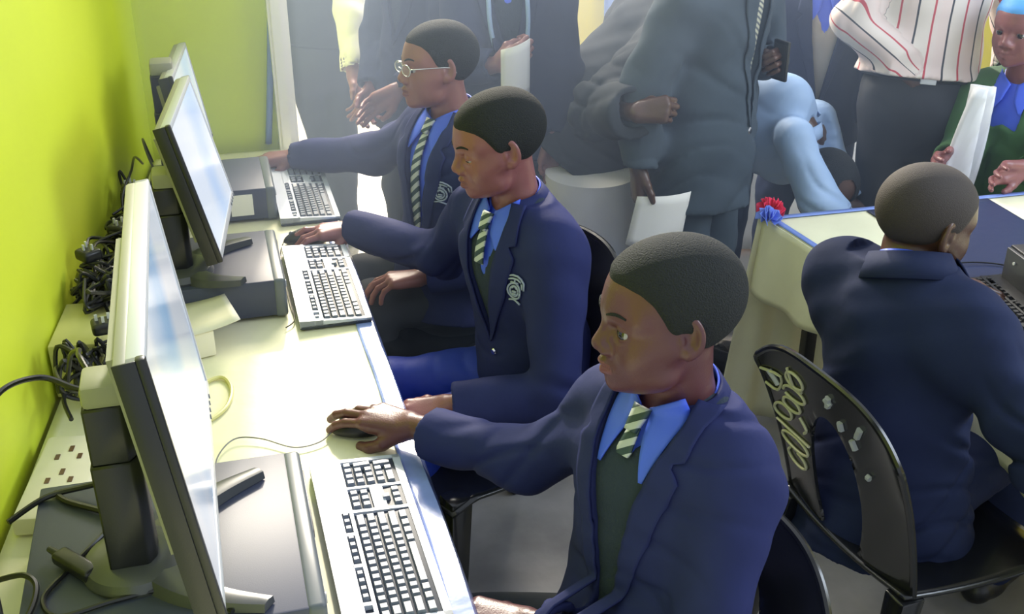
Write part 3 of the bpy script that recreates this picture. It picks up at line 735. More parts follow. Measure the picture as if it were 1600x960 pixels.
def monitor(c, yaw, tilt, W, H, base, colh, scr, label, bx=.0):
    """c = centre of the screen; base = foot of the stand column on the case"""
    r = empty('computer_monitor', base, 0, label=label, cat='monitor', group='flat monitors on the cream table')
    R = Matrix.Translation(Vector(c)-Vector(base)) @ Matrix.Rotation(yaw, 4, 'Z') @ Matrix.Rotation(-tilt, 4, 'Y')   # +x out of the screen
    b = .014
    def put(name, fn, m, parent=None, angle=40):
        bm = bmesh.new(); fn(bm); bmesh.ops.transform(bm, matrix=R, verts=bm.verts); return link_bm(name, bm, m, parent or r, True, angle)
    def fr(bm):
        for (cy, cz, sy, sz) in ((0, H/2-b/2, W, b), (0, -H/2+b/2+.002, W, b+.004), (-W/2+b/2, 0, b, H), (W/2-b/2, 0, b, H)):
            add_box(bm, (-.008, cy, cz), (.022, sy, sz), bev=.003)
    bez = put('bezel', fr, 'silver')
    def sidefn(bm):
        add_box(bm, (-.020, -W/2-.0006, 0), (.026, .003, H+.002), bev=.001)
        add_box(bm, (-.002, -W/2+.006, -0), (.012, .014, H+.0025), bev=.003)
    put('side_trim', sidefn, 'black')
    def back(bm):
        add_box(bm, (-.024, 0, 0), (.020, W-.002, H-.002), bev=.006)
        add_prism(bm, [(-W*.32, -H*.40), (W*.32, -H*.40), (W*.32, H*.38), (-W*.32, H*.38)], 0, .022, mtx=Matrix.Translation((-.034, 0, 0)) @ Matrix(((0, 0, -1, 0), (1, 0, 0, 0), (0, 1, 0, 0), (0, 0, 0, 1))))
    put('back_shell', back, 'back')
    put('screen', lambda bm: add_box(bm, (-.002, 0, .001), (.006, W-2*b+.002, H-2*b)), scr)
    put('bezel_button', lambda bm: [add_cyl(bm, (.002, W*.30+k*.022, -H/2+.009), (.0045, W*.30+k*.022, -H/2+.009), .004) for k in range(4)], 'slate')
    # stand: column, cap, ring and two forward prongs
    bm = bmesh.new()
    P = [(-.034, -.038), (.022, -.038), (.034, -.020), (.034, .020), (.022, .038), (-.034, .038)]
    for z0, z1, s0 in ((.0, colh*.62, 1.0), (colh*.62, colh-.035, .93)):
        add_prism(bm, [(x*s0, y*s0) for x, y in P], z0, z1)
    bevel_bm(bm, .003, 1); link_bm('stand_column', bm, 'black', r)
    bm = bmesh.new(); add_box(bm, (0, 0, colh-.018), (.060, .070, .036), bev=.008); link_bm('column_cap', bm, 'back', r)
    bm = bmesh.new()
    a = Vector((.02, 0, colh-.10)); e = Vector(c)-Vector(base); e = e+(R.to_3x3() @ Vector((-.05, 0, 0)))
    add_cyl(bm, a, e, .022, .030, 16); link_bm('tilt_hinge', bm, 'case_dark', r)
    bm = bmesh.new(); add_lathe(bm, [(.078, .0), (.080, .006), (.074, .020), (.060, .027), (.040, .028)], (0, 0, 0), 40)
    bs = link_bm('stand_base', bm, 'basegrey', r)
    for sy, tip in ((1, bx[0]), (-1, bx[1])):
        t = Vector(tip)-Vector(base); bm = bmesh.new()
        n = 14; A = []
        for i in range(n+1):
            u = i/n; p = Vector((.02, sy*.02, .012))*(1-u)+Vector((t.x, t.y, .010))*u; bow = math.sin(u*PI)*.022
            d = Vector((t.x, t.y, 0)).normalized(); s_ = Vector((-d.y, d.x, 0)); p += s_*bow*sy
            w = .036*(1-u)+.013*u; hh = .013*(1-u)+.008*u
            A.append([bm.verts.new(p+s_*a_*w+Vector((0, 0, b_*hh))) for a_, b_ in ((-1, -1), (1, -1), (.8, .7), (0, 1), (-.8, .7))])
        for a_, b_ in zip(A, A[1:]):
            for k in range(5): bm.faces.new((a_[k], a_[(k+1) % 5], b_[(k+1) % 5], b_[k]))
        bm.faces.new(A[0][::-1]); bm.faces.new(A[-1]); link_bm('foot_prong', bm, 'basegrey', r)
    return r
M['back'] = mat('greyish_silver_shell', (.30, .30, .24), .4)
M['basegrey'] = mat('dark_grey_stand_base', (.075, .08, .085), .28, spec=.6)
CT = TZ+.102
monitor((-.089, 1.44, 1.145), .008, .121, .60, .385, (-.195, 1.45, CT), .335, 'screen1', 'nearest flat monitor, seen almost edge-on, blue-white picture on its screen', bx=((.0, 1.635, 0), (-.008, 1.30, 0)))
monitor((-.039, 2.586, 1.063), -.112, .228, .418, .326, (-.125, 2.52, CT), .26, 'screen2', 'middle flat monitor with a white screen, on the stand with two forward prongs', bx=((.045, 2.66, 0), (.018, 2.42, 0)))
monitor((-.058, 3.20, 1.02), -.099, .159, .395, .293, (-.125, 3.13, CT), .36, 'screen2', 'farthest flat monitor, mostly hidden behind the middle one', bx=((-.03, 3.27, 0), (-.04, 3.07, 0)))

def keyboard(c, rz, label, frame='kb_frame', key='key', group='silver keyboards on the cream table'):
    """local +x = towards the typist, local +y = number pad end"""
    r = empty('computer_keyboard', c, rz, label=label, cat='keyboard', group=group)
    L, D = .455, .168
    bm = bmesh.new(); add_prism(bm, [(-D/2, -L/2), (D/2, -L/2), (D/2, L/2), (-D/2, L/2)], 0, .012); bevel_bm(bm, .003)
    link_bm('tray', bm, 'kb_under', r)
    bm = bmesh.new()
    zt = lambda x: .026-.010*(x+D/2)/D
    # top frame: left plate with the F keys, a rib, the bottom edge, ends
    def plate(x0, x1, y0, y1, dz=0):
        bmt = bmesh.new(); add_box(bmt, ((x0+x1)/2, (y0+y1)/2, .012), (x1-x0, y1-y0, .014), bev=.0015)
        for v in bmt.verts:
            if v.co.z > .012: v.co.z = zt(v.co.x)-.004+dz
        merge(bm, bmt)
    plate(-D/2, -.048, -L/2, L/2, .002); plate(-.0345, -.028, -L/2, L/2, .003); plate(D/2-.014, D/2, -L/2, L/2, .001)
    for a, b2 in ((-L/2, -L/2+.010), (L/2-.010, L/2), (.060, .068), (.131, .138)): plate(-D/2, D/2, a, b2, .001)
    plate(-.05, -.030, .06, L/2, .002); plate(-.05, -.03, -L/2, -L/2+.028, .002)
    for a in (-.178, -.084, .0, ): plate(-.05, -.030, a-.004, a+.004, .002)
    plate(-.030, .0, .0, .0001, -.01)
    plate(.012, .035, .068, .131, .001)
    link_bm('frame', bm, frame, r)
    # keys
    pit = .0190; k0 = -L/2+.0105
    def kb(x, y, w=1, h=1):
        bm = bmesh.new(); sx, sy = pit*h-.003, pit*w-.003; z0 = zt(x)-.010
        a = [bm.verts.new((x+i*sx/2, y+j*sy/2, z0)) for i, j in ((-1, -1), (1, -1), (1, 1), (-1, 1))]
        b_ = [bm.verts.new((x-.0006+i*(sx/2-.0026), y+j*(sy/2-.0026), z0+.0115)) for i, j in ((-1, -1), (1, -1), (1, 1), (-1, 1))]
        bm.faces.new(b_)
        for q in range(4): bm.faces.new((a[q], a[(q+1) % 4], b_[(q+1) % 4], b_[q])).material_index = 0
        return bm
    keys = []
    rows = [-.0175, .0005, .0190, .0375, .0560]
    sp = pit
    def row(x, y, ws):
        for w in ws:
            if w > 0: keys.append((x, y+w*sp/2, w, 1))
            y += abs(w)*sp
    y0 = k0
    s_ = .268/(15*pit)
    sp = pit*s_
    for x, ws in ((rows[0], [1]*13+[2]), (rows[1], [1.5]+[1]*12+[1.5]), (rows[2], [1.8]+[1]*11+[2.2]), (rows[3], [2.3]+[1]*10+[2.7]), (rows[4], [1.5, 1.2, 1.2, 6, 1.2, 1.2, 1.2, 1.5])): row(x, y0, ws)
    for a in (-.217, -.171, -.152, -.133, -.114, -.077, -.058, -.039, -.020, .007, .026, .045, .0515+.0125): keys.append((-.041, a+.0095 if a < .06 else .0, .9, .85)) if a < .05 else None
    y1 = .070
    for x in rows[:2]: row(x, y1, [1, 1, 1])
    row(rows[3], y1+sp, [1]); row(rows[4], y1, [1, 1, 1])
    y2 = .140
    for x in rows[:4]: row(x, y2, [1, 1, 1])
    row(rows[4], y2, [2, 1])
    keys += [(rows[0], y2+3.5*sp, 1, 1), ((rows[1]+rows[2])/2, y2+3.5*sp, 1, 1.95), ((rows[3]+rows[4])/2, y2+3.5*sp, 1, 1.95)]
    keys.sort(key=lambda q: 0)
    big = keys[:100]
    for x, y, w, h in big: link_bm('key', kb(x, y, w*s_, h), key, r, False)
    rest = keys[100:]
    if rest:
        bm = bmesh.new()
        for q in rest: merge(bm, kb(q[0], q[1], q[2]*s_, q[3]))
        tag(link_bm('keys', bm, key, r, False), kind='stuff')
    return r
def copy_tree(o, parent=None):
    c = o.copy(); COL.objects.link(c)
    if parent: c.parent = parent
    for ch in list(o.children): copy_tree(ch, c)
    return c
kz = TZ+.004
k1 = keyboard((.178, 1.538, kz), .012, 'nearest silver keyboard with grey keys, below the hand on the black mouse')
k2 = copy_tree(k1); k2.location = (.214, 2.570, kz); k2.rotation_euler = (0, 0, .005); k2['label'] = 'middle silver keyboard, fully in view, beside the middle desktop computer'
k3 = copy_tree(k1); k3.location = (.226, 3.22, kz); k3.rotation_euler = (0, 0, .0); k3['label'] = 'farthest silver keyboard, washed out by light, under the outstretched sleeve'

def mouse(c, rz, label, m='black'):
    r = empty('computer_mouse', c, rz, label=label, cat='mouse', group='black computer mice on the cream table')
    bm = bmesh.new(); bmesh.ops.create_uvsphere(bm, u_segments=28, v_segments=18, radius=1)
    for v in bm.verts:
        x, y, z = v.co; z = max(z, -.12); v.co = Vector((x*.058, y*(.032-.004*x), .004+(z+.12)*.030*(1-.18*x-.1*x*x)))
    link_bm('shell', bm, m, r)
    bm = bmesh.new(); add_cyl(bm, (.034, -.003, .0255), (.034, .003, .0255), .008, n=18); link_bm('scroll_wheel', bm, 'slate', r)
    bm = bmesh.new(); add_tube(bm, [(.012, 0, .0325), (.03, 0, .0318), (.052, 0, .018)], .0007, 5); link_bm('button_seam', bm, 'case_dark', r)
    return r
mouse((.205, 1.885, TZ+.004), PI-.10, 'black mouse under the nearest person\'s hand')
mouse((.196, 2.868, TZ+.004), PI+.05, 'black mouse under the hand above the middle keyboard')
mouse((.150, 3.50, TZ+.004), PI, 'black mouse under the farthest hand at the table')

def cable(name, pts, r, m, label, cat='cable', group=None):
    bm = bmesh.new(); add_tube(bm, pts, r, 7, 8); return tag(link_bm(name, bm, m), label, cat, group)
cable('mouse_cable', [(.150, 1.888, TZ+.012), (.12, 1.86, TZ+.008), (.07, 1.855, TZ+.008), (.01, 1.90, TZ+.010), (-.04, 1.91, TZ+.010), (-.075, 1.85, TZ+.008), (-.075, 1.76, TZ+.008), (-.09, 1.71, TZ+.010)], .0015, 'greycable', 'thin grey cable curving over the cloth from the nearest mouse')
cable('cream_cable', [(-.13, 2.12, TZ+.006), (-.06, 2.17, TZ+.006), (-.035, 2.12, TZ+.006), (-.05, 2.04, TZ+.006), (-.10, 1.99, TZ+.006), (-.16, 1.99, TZ+.006)], .0045, 'creamcable', 'thick cream cable loop on the cloth behind the nearest monitor')
cable('mouse_cable', [(.140, 2.87, TZ+.010), (.125, 2.80, TZ+.008), (.122, 2.70, TZ+.01), (.122, 2.52, TZ+.01), (.124, 2.40, TZ+.008), (.10, 2.36, TZ+.008)], .0015, 'cable', 'thin dark cable beside the middle keyboard')

# white boxes and cards on the table
bm = bmesh.new(); add_box(bm, (0, 0, .03), (.13, .10, .06), bev=.002)
o = link_bm('small_box', bm, 'card'); o.location = (-.135, 2.31, TZ+.004); o.rotation_euler = (0, 0, .25); tag(o, 'small cream cardboard box beside the middle desktop computer', 'box')
bm = bmesh.new(); add_grid(bm, lambda u, v: Vector((.12*u-.06, .17*v-.085, .002+.016*u*u)), 8, 4)
o = link_bm('card', bm, 'card'); solidify(o, .001); o.location = (-.075, 2.355, TZ+.064); o.rotation_euler = (0, 0, .2); tag(o, 'curled cream card on the small box by the middle desktop computer', 'card')

# socket strip at the near wall end with slots and a red switch
r = empty('socket_strip', (-.345, 1.83, TZ+.004), -.15, label='white multi-socket strip with brown slots and a red switch near the wall', cat='socket strip')
bm = bmesh.new(); add_box(bm, (0, 0, .018), (.11, .26, .036), bev=.006); link_bm('housing', bm, 'card', r)
for j, y in enumerate((-.02, .055)):
    for x, yy, a in ((-.020, 0, 0), (.020, 0, 0), (0, .026, 1)):
        bm = bmesh.new(); add_box(bm, (x, y+yy, .0365), (.008, .016, .002) if not a else (.008, .018, .002)); link_bm('slot', bm, 'brown', r)
bm = bmesh.new(); add_box(bm, (.0, -.085, .038), (.040, .012, .006), bev=.001); link_bm('rocker_switch', bm, 'red', r)
# cardboard box and white adapter by the wall
bm = bmesh.new(); add_box(bm, (0, 0, .06), (.10, .20, .12), bev=.003)
o = link_bm('carton', bm, 'cartonm'); o.location = (-.325, 2.27, TZ+.004); o.rotation_euler = (0, 0, -.11); tag(o, 'yellowish carton against the yellow-green wall beside the tangled cables', 'box')
r = empty('power_adapter', (-.235, 2.36, TZ+.004), .2, label='white power adapter block with slots among the tangled cables', cat='adapter')
bm = bmesh.new(); add_box(bm, (0, 0, .05), (.085, .16, .10), bev=.010, seg=3); link_bm('housing', bm, 'white', r)
bm = bmesh.new()
for k in range(6): add_box(bm, (-.02+.006*k*1.4, -.02, .1005), (.003, .05, .002))
link_bm('vents', bm, 'greycable', r)

# tangle of black leads along the wall
rg = random.Random(11)
def tangle(cx, cy, cz, sx, sy, sz, n, r=.0042):
    pts = []
    for k in range(n): pts.append((cx+sx*(rg.random()-.5), cy+sy*(rg.random()-.5), max(TZ+.008, cz+sz*(rg.random()-.5))))
    return pts
spots = [(-.235, 3.02, .81, .08, .24, .14), (-.248, 2.86, .81, .10, .24, .14), (-.255, 2.72, .82, .12, .22, .13), (-.268, 2.60, .83, .13, .20, .13), (-.300, 2.44, .86, .11, .16, .09), (-.265, 2.34, .88, .13, .16, .08), (-.275, 2.16, .80, .10, .14, .13), (-.325, 2.08, .83, .07, .10, .13)]
desc = ['beneath the farthest monitor stand', 'below the loop of lead on the wall', 'halfway along the wall foot', 'beside the middle monitor stand', 'lying on the white adapter', 'nearest the yellowish carton', 'hanging in front of the white adapter', 'looped in rings in front of the carton']
for (cx, cy, cz, sx, sy, sz), dd in zip(spots, desc):
    bm = bmesh.new()
    for q in range(5): add_tube(bm, tangle(cx, cy, cz, sx, sy, sz, 9), .0036+.0012*rg.random(), 6, 7)
    tag(link_bm('cable_tangle', bm, 'cable'), 'knot of black computer leads '+dd, 'cables', 'tangled leads along the wall')
for k, (x, y, z) in enumerate([(-.240, 2.98, .88), (-.26, 2.70, .88), (-.31, 2.46, .92), (-.27, 2.17, .88)]):
    r = empty('power_plug', (x, y, z), k*1.1, label='black three-pin plug lying '+['on the leads behind the middle monitor', 'on the leads at mid wall', 'on top of the white adapter', 'before the white adapter'][k], cat='plug', group='black plugs among the leads')
    bm = bmesh.new(); add_box(bm, (0, 0, 0), (.048, .045, .026), bev=.008, seg=3); link_bm('body', bm, 'black', r)
    bm = bmesh.new()
    for dx, dy in ((-.012, 0), (.012, 0), (0, .014)): add_box(bm, (dx, dy-.004, .018), (.006, .004, .016))
    link_bm('pins', bm, 'silver', r)
cable('power_lead', [(-.222, 3.30, .84), (-.228, 3.12, .92), (-.232, 2.98, .93), (-.26, 2.90, .88), (-.25, 2.84, .80)], .0035, 'cable', 'black lead arching against the wall above the tangle')
cable('power_lead', [(-.19, 3.25, .86), (-.20, 3.12, .97), (-.18, 2.96, .96), (-.15, 2.9, .90)], .003, 'cable', 'thin black lead arching beside the middle monitor column')
cable('power_lead', [(-.27, 2.66, .86), (-.305, 2.56, .90), (-.30, 2.42, .88), (-.27, 2.30, .84), (-.23, 2.2, .80)], .0035, 'cable', 'black lead draped over the carton edge')
cable('power_lead', [(-.325, 2.16, .80), (-.355, 2.05, .86), (-.325, 1.96, .86), (-.29, 2.02, .82), (-.32, 2.10, .79), (-.35, 2.04, .80), (-.33, 1.95, .80)], .0045, 'cable', 'black lead coiled in rings beside the monitor cap')
# leads looping over the nearest computer
CZ = CT+.006
cable('power_lead', [(-.20, 1.70, .98), (-.27, 1.72, .99), (-.33, 1.74, 1.01), (-.385, 1.68, 1.02), (-.405, 1.56, .99), (-.40, 1.46, .93), (-.375, 1.36, .86), (-.36, 1.28, CZ)], .0050, 'cable', 'thick black lead arching from the nearest stand column down to the left')
cable('power_lead', [(-.215, 1.72, .985), (-.25, 1.76, .985), (-.275, 1.82, 1.0), (-.285, 1.90, .97), (-.31, 1.96, .93), (-.33, 1.99, .86)], .0045, 'cable', 'black lead hanging behind the nearest stand column')
cable('power_lead', [(-.10, 1.63, CZ+.03), (-.20, 1.64, CZ+.03), (-.28, 1.66, CZ+.01), (-.345, 1.66, CZ), (-.40, 1.62, CZ-.01)], .0050, 'cable', 'black lead across the far edge of the nearest computer')
cable('power_lead', [(-.21, 1.56, CZ+.005), (-.26, 1.60, CZ+.002), (-.31, 1.64, CZ), (-.33, 1.67, CZ)], .0055, 'cable', 'short thick black lead plugged behind the nearest stand')
cable('power_lead', [(-.225, 1.57, CZ), (-.27, 1.50, CZ), (-.30, 1.45, CZ), (-.325, 1.40, CZ), (-.30, 1.355, CZ), (-.22, 1.37, CZ), (-.14, 1.375, CZ), (-.085, 1.335, CZ), (-.06, 1.30, CZ)], .0040, 'cable', 'black lead looping round the foot of the nearest stand')
cable('power_lead', [(-.40, 1.46, CZ), (-.355, 1.45, CZ+.01), (-.335, 1.42, CZ+.006), (-.345, 1.36, CZ), (-.385, 1.31, CZ), (-.42, 1.27, CZ)], .0045, 'cable', 'black lead curled at the left corner of the nearest computer')
r = empty('cable_connector', (-.282, 1.455, CZ+.004), .7, label='black connector plug lying on the nearest computer beside the stand', cat='connector')
bm = bmesh.new(); add_box(bm, (0, 0, .006), (.028, .085, .020), bev=.006, seg=3); link_bm('plug_body', bm, 'black', r)
bm = bmesh.new(); add_cyl(bm, (0, .04, .006), (0, .065, .006), .007, .005, 12); link_bm('strain_relief', bm, 'case_dark', r)

# ------------------------------------------------------------------ right-hand table
def quadpt(a, b, c, d, u, v): return (Vector(a)*(1-u)+Vector(b)*u)*(1-v)+(Vector(d)*(1-u)+Vector(c)*u)*v
A_, B_, C_, D_ = (1.494, 2.703, TZ), (3.2, 2.66, TZ), (3.2, 1.0, TZ), (1.66, 1.0, TZ)   # far-left, far-right, near-right, near-left
TB = Vector((1.494, 2.70, 0))
r = empty('side_table', TB, label='table on the right under a cream cloth with a dark navy runner', cat='table')
bm = bmesh.new(); add_grid(bm, lambda u, v: quadpt(A_, B_, C_, D_, u, v)-TB, 40, 40)
o = link_bm('tablecloth', bm, 'cloth', r); solidify(o, .003, -1)
bm = bmesh.new()   # left overhang, with a hanging corner
Lf = (Vector(D_)-Vector(A_)).normalized(); Nn = Vector((Lf.y, -Lf.x, 0)); Nn = Nn if Nn.x < 0 else -Nn
def over(u, v):
    p = Vector(A_)+(Vector(D_)-Vector(A_))*u
    return p+Nn*(.004+.020*v+.012*math.sin(u*50)*v)-Vector((0, 0, v*(.20+.03*math.sin(u*9+1))))-TB
add_grid(bm, over, 90, 12); o = link_bm('cloth_side', bm, 'cloth', r); solidify(o, .003)
bm = bmesh.new()
def over2(u, v):
    p = Vector(A_)+Vector((.35, -.008, 0))*u
    return p+Vector((-.03*(1-u)*v, .02*v+.015*math.sin(u*22)*v, 0))-Vector((0, 0, v*.70))+Vector((-.02-.04*v*(1-u), 0, 0))-TB
add_grid(bm, over2, 40, 14); o = link_bm('cloth_drop', bm, 'cloth', r); solidify(o, .003)
bm = bmesh.new(); add_prism(bm, [(p[0]-TB.x, p[1]-TB.y) for p in ((1.505, 2.69), (3.19, 2.65), (3.19, 1.01), (1.67, 1.01))], TZ-.035, TZ-.006); link_bm('table_top', bm, 'wood', r, False)
for x, y in ((1.60, 2.56), (3.1, 2.55), (1.72, 1.1), (3.1, 1.1)):
    bm = bmesh.new(); add_box(bm, (x-TB.x, y-TB.y, .342), (.035, .035, .684), bev=.003); link_bm('leg', bm, 'black', r)
bm = bmesh.new()
add_grid(bm, lambda u, v: Vector(A_)+Vector((.018*(1-2*v)*.6+.0, 0, .0035))+(Vector(D_)-Vector(A_))*u+Vector((.012, 0, 0))-TB, 60, 2)
add_grid(bm, lambda u, v: Vector(A_)+Vector((0, -.004-.022*v, .0035))+(Vector(B_)-Vector(A_))*u-TB, 40, 2)
o = link_bm('ribbon', bm, 'ribbon2', r); solidify(o, .001)
bm = bmesh.new(); add_grid(bm, lambda u, v: quadpt((1.80, 2.665, TZ), (2.20, 2.655, TZ), (2.16, 1.02, TZ), (1.80, 1.45, TZ), u, v)+Vector((0, 0, .003+.0015*math.sin(u*8+v*13)))-TB, 40, 60)
o = link_bm('runner', bm, 'runner', r); solidify(o, .002)
# crepe rosettes on its corner
def rosette(c, rad, m, label):
    bm = bmesh.new(); rr = random.Random(int(c[0]*1000))
    for k in range(26):
        a = rr.uniform(0, 2*PI); b = rr.uniform(0, 1.3); d = Vector((math.cos(a)*math.sin(b), math.sin(a)*math.sin(b), math.cos(b)))
        s_ = d.orthogonal().normalized(); t_ = d.cross(s_); w = rad*.42
        q = [bm.verts.new(p) for p in (d*rad*.25, d*rad*.8+s_*w, d*rad*1.05+t_*w*.4, d*rad*.8-s_*w)]
        bm.faces.new(q)
    o = link_bm('paper_rosette', bm, m, smooth=False); solidify(o, .0015); o.location = c; tag(o, label, 'rosette', 'paper rosettes on the table corner')
rosette((1.515, 2.715, TZ+.008), .045, 'redpaper', 'red crepe rosette on the far corner of the right-hand table')
rosette((1.485, 2.665, TZ+.006), .042, 'bluepaper', 'light blue crepe rosette in front of the red one')
k4 = keyboard((1.742, 1.93, kz), PI-.16, 'black keyboard on the right-hand table beside the seated person turned away', 'black', 'black_matt', 'black keyboards')
# dark box-shaped computer on the right table
r = empty('desktop_computer', (1.995, 1.95, TZ+.006), -.12, label='black desktop computer at the right edge of the picture, behind the black keyboard', cat='computer')
bm = bmesh.new(); add_box(bm, (.0, 0, .055), (.30, .34, .10), bev=.005); link_bm('casing', bm, 'black', r)
bm = bmesh.new(); add_box(bm, (-.156, 0, .055), (.012, .33, .092), bev=.004); link_bm('front_panel', bm, 'case_dark', r)
bm = bmesh.new(); add_cyl(bm, (-.163, .12, .075), (-.166, .12, .075), .004, n=12); link_bm('power_light', bm, 'paper', r)
cable('mouse_cable', [(1.735, 2.16, TZ+.01), (1.76, 2.24, TZ+.01), (1.84, 2.26, TZ+.01), (1.93, 2.22, TZ+.01), (1.98, 2.12, TZ+.012), (2.0, 2.08, TZ+.03)], .002, 'cable', 'thin black cable lying on the navy runner beyond the black keyboard')

# ------------------------------------------------------------------ plastic chairs
def chair(loc, rz, label, group='black plastic chairs', writing=False, sw=1.0, top=.82):
    """local +x = the way the sitter faces"""
    r = empty('plastic_chair', loc, rz, label=label, cat='chair', group=group)
    CV = .020 if writing else .085
    def S(a, b):      # back surface, a in -1..1 across, b in 0..1 up
        w = (.205+.025*b)*sw
        return Vector((-.200-.085*b-.03*b*b+CV*a*a*(1-.15*b), a*w, .43+(top-.43)*b-.060*a**4*b*b-.025*a*a*b))
    HW = .38 if writing else .45
    bm = bmesh.new(); nu, nv = 60, 48; V = {}
    def inhole(a, b):
        return ((a/HW)**2+((b-.30)/.44)**2) < 1 and b > .0
    vs = {}
    for i in range(nu):
        for j in range(nv):
            a = -1+2*(i+.5)/nu; b = (j+.5)/nv
            if inhole(a, b): continue
            q = []
            for di, dj in ((0, 0), (1, 0), (1, 1), (0, 1)):
                k = (i+di, j+dj)
                if k not in vs:
                    aa = -1+2*k[0]/nu; bb = k[1]/nv
                    # pull hole-edge points onto the oval for a clean rim
                    e = math.sqrt((aa/HW)**2+((bb-.30)/.44)**2)
                    if .90 < e < 1.09: aa, bb = aa/e*1.0, .30+(bb-.30)/e*1.0; bb = max(0, bb)
                    vs[k] = bm.verts.new(S(aa, bb))
                q.append(vs[k])
            bm.faces.new(q)
    bk = link_bm('backrest', bm, 'chair', r, angle=60); solidify(bk, .007)
    md = bk.modifiers.new('round', 'BEVEL'); md.width = .002; md.segments = 2; md.limit_method = 'ANGLE'
    bm = bmesh.new()
    add_tube(bm, [S(-1, b/10) for b in range(10)]+[S(a/10, 1) for a in range(-10, 11)]+[S(1, b/10) for b in range(9, -1, -1)], .0075, 8, 3); link_bm('rim', bm, 'chair', bk)
    bm = bmesh.new(); add_grid(bm, lambda u, v: Vector((-.205+.44*u, (v-.5)*(.42+.04*u)*sw, .435-.02*math.sin(u*PI)-.02*math.sin(v*PI)+(-.03*max(0, u-.85)/.15))), 24, 20)
    o = link_bm('seat', bm, 'chair', r); solidify(o, .007)
    for sx, sy in ((1, 1), (1, -1), (-1, 1), (-1, -1)):
        bm = bmesh.new(); t = Vector((.20 if sx > 0 else -.185, sy*.19*sw, .425)); f = Vector((.235 if sx > 0 else -.26, sy*.225*sw, .0))
        A = []
        for p, w in ((t, .028), (t*.5+f*.5, .022), (f, .017)): A.append([bm.verts.new(p+Vector((x_*w, y_*w, 0))) for x_, y_ in ((-1, -1), (1, -1), (1, 1), (-1, 1))])
        for a_, b_ in zip(A, A[1:]):
            for k in range(4): bm.faces.new((a_[k], a_[(k+1) % 4], b_[(k+1) % 4], b_[k]))
        bm.faces.new(A[0]); bm.faces.new(A[-1]); bevel_bm(bm, .004); link_bm('leg', bm, 'chair', r)
    if writing:
        Sb = lambda a, b: S(a, b)+Vector((-.0065, 0, -.001))
        c_ = lambda ca, cb, ra, rb, a0=0, a1=360, n=14: [(ca+ra*math.cos(math.radians(a0+(a1-a0)*k/n)), cb+rb*math.sin(math.radians(a0+(a1-a0)*k/n))) for k in range(n+1)]
        # hand-painted characters running up the left side: C 0 / 8 2 4 , then L and flecks on the top band
        G = [c_(.80, .13, .06, .045, 100, 400), c_(.80, .235, .085, .045), [(.90, .335), (.70, .295)],
             c_(.84, .42, .055, .05), c_(.77, .50, .05, .04), [(.72, .36), (.70, .40), (.73, .45)],
             c_(.74, .585, .06, .04, 0, 330), [(.90, .62), (.84, .56), (.80, .66), (.90, .74)], c_(.72, .68, .045, .045),
             [(.50, .90), (.46, .80), (.33, .79)]]
        bm = bmesh.new()
        bm.free()
        for g in G:
            bm = bmesh.new(); add_tube(bm, [Sb(a, b) for a, b in [(.68+(a_-.80)*3.0, .16+b_) if a_ > .66 else (a_+.02, b_) for a_, b_ in g]], .0033, 6, 3); link_bm('painted_letter', bm, 'paint', bk)
        for g in ([(-.05, .88), (-.12, .86)], [(-.10, .90), (-.07, .84)], [(-.22, .80), (-.23, .76)], [(-.36, .75), (-.40, .71)], [(-.44, .80), (-.50, .87)], [(-.52, .60), (-.56, .60)], [(.86, .86), (.80, .80), (.76, .76)]):
            bm = bmesh.new(); add_tube(bm, [Sb(a, b) for a, b in g], .007, 6, 2); link_bm('paint_scuff', bm, 'scuff', bk)
    return r
# ------------------------------------------------------------------ seated people
def seated_legs(p, hipw=.085, kn=None, an=None):
    for sg in (1, -1):
        hip = p.O+p.L*hipw*sg+np.array([0, 0, .0]); F = unit(np.array([p.F[0], p.F[1], 0]))
        k = hip+F*.40+np.array([0, 0, -.01]) if kn is None else np.array(kn[0 if sg > 0 else 1], float)
        a = np.array([*(k[:2]+F[:2]*.02), .09]); p.leg(hip, k, a)

# nearest person with a hand on the mouse
p = Person('nearest person, seated in a navy blazer, bright blue collar and dark jumper', (.64, 1.38, 0), (.59, 1.34, .50), (.648, 1.375, 1.042), 206,
           ((.603, 1.355, 1.190), 179, 2, 3), hscale=1.025, wide=.95, group=None, skin='skin1')
p.arm('R', (.585, 1.52, .925), (.47, 1.60, .79), (.292, 1.800, .774), X=(-.74, .66, -.06), Z=(.04, -.22, 1), pose=POSE_MOUSE, hs=1.05, cuff=.050)
p.arm('L', (.670, 1.232, .915), (.60, 1.135, .69), (.385, 1.31, .69), X=(-.9, .45, -.02), Z=(0, 0, 1), pose=POSE_REST, cuff=.02)
seated_legs(p, kn=((.27, 1.24, .57), (.25, 1.46, .57)))
p.body(lid=.0045); p.hair(front=.067); p.shirt(leaf=.105, spread=.040); p.under(v=.085); p.tie(bottom=-.078, w=.022)
p.blazer('navy', vdepth=.46, hem=-.06, seatf=.03, amp=.0026, neckw=.066); p.flap(.10, -.33); p.trousers(); p.shoes()

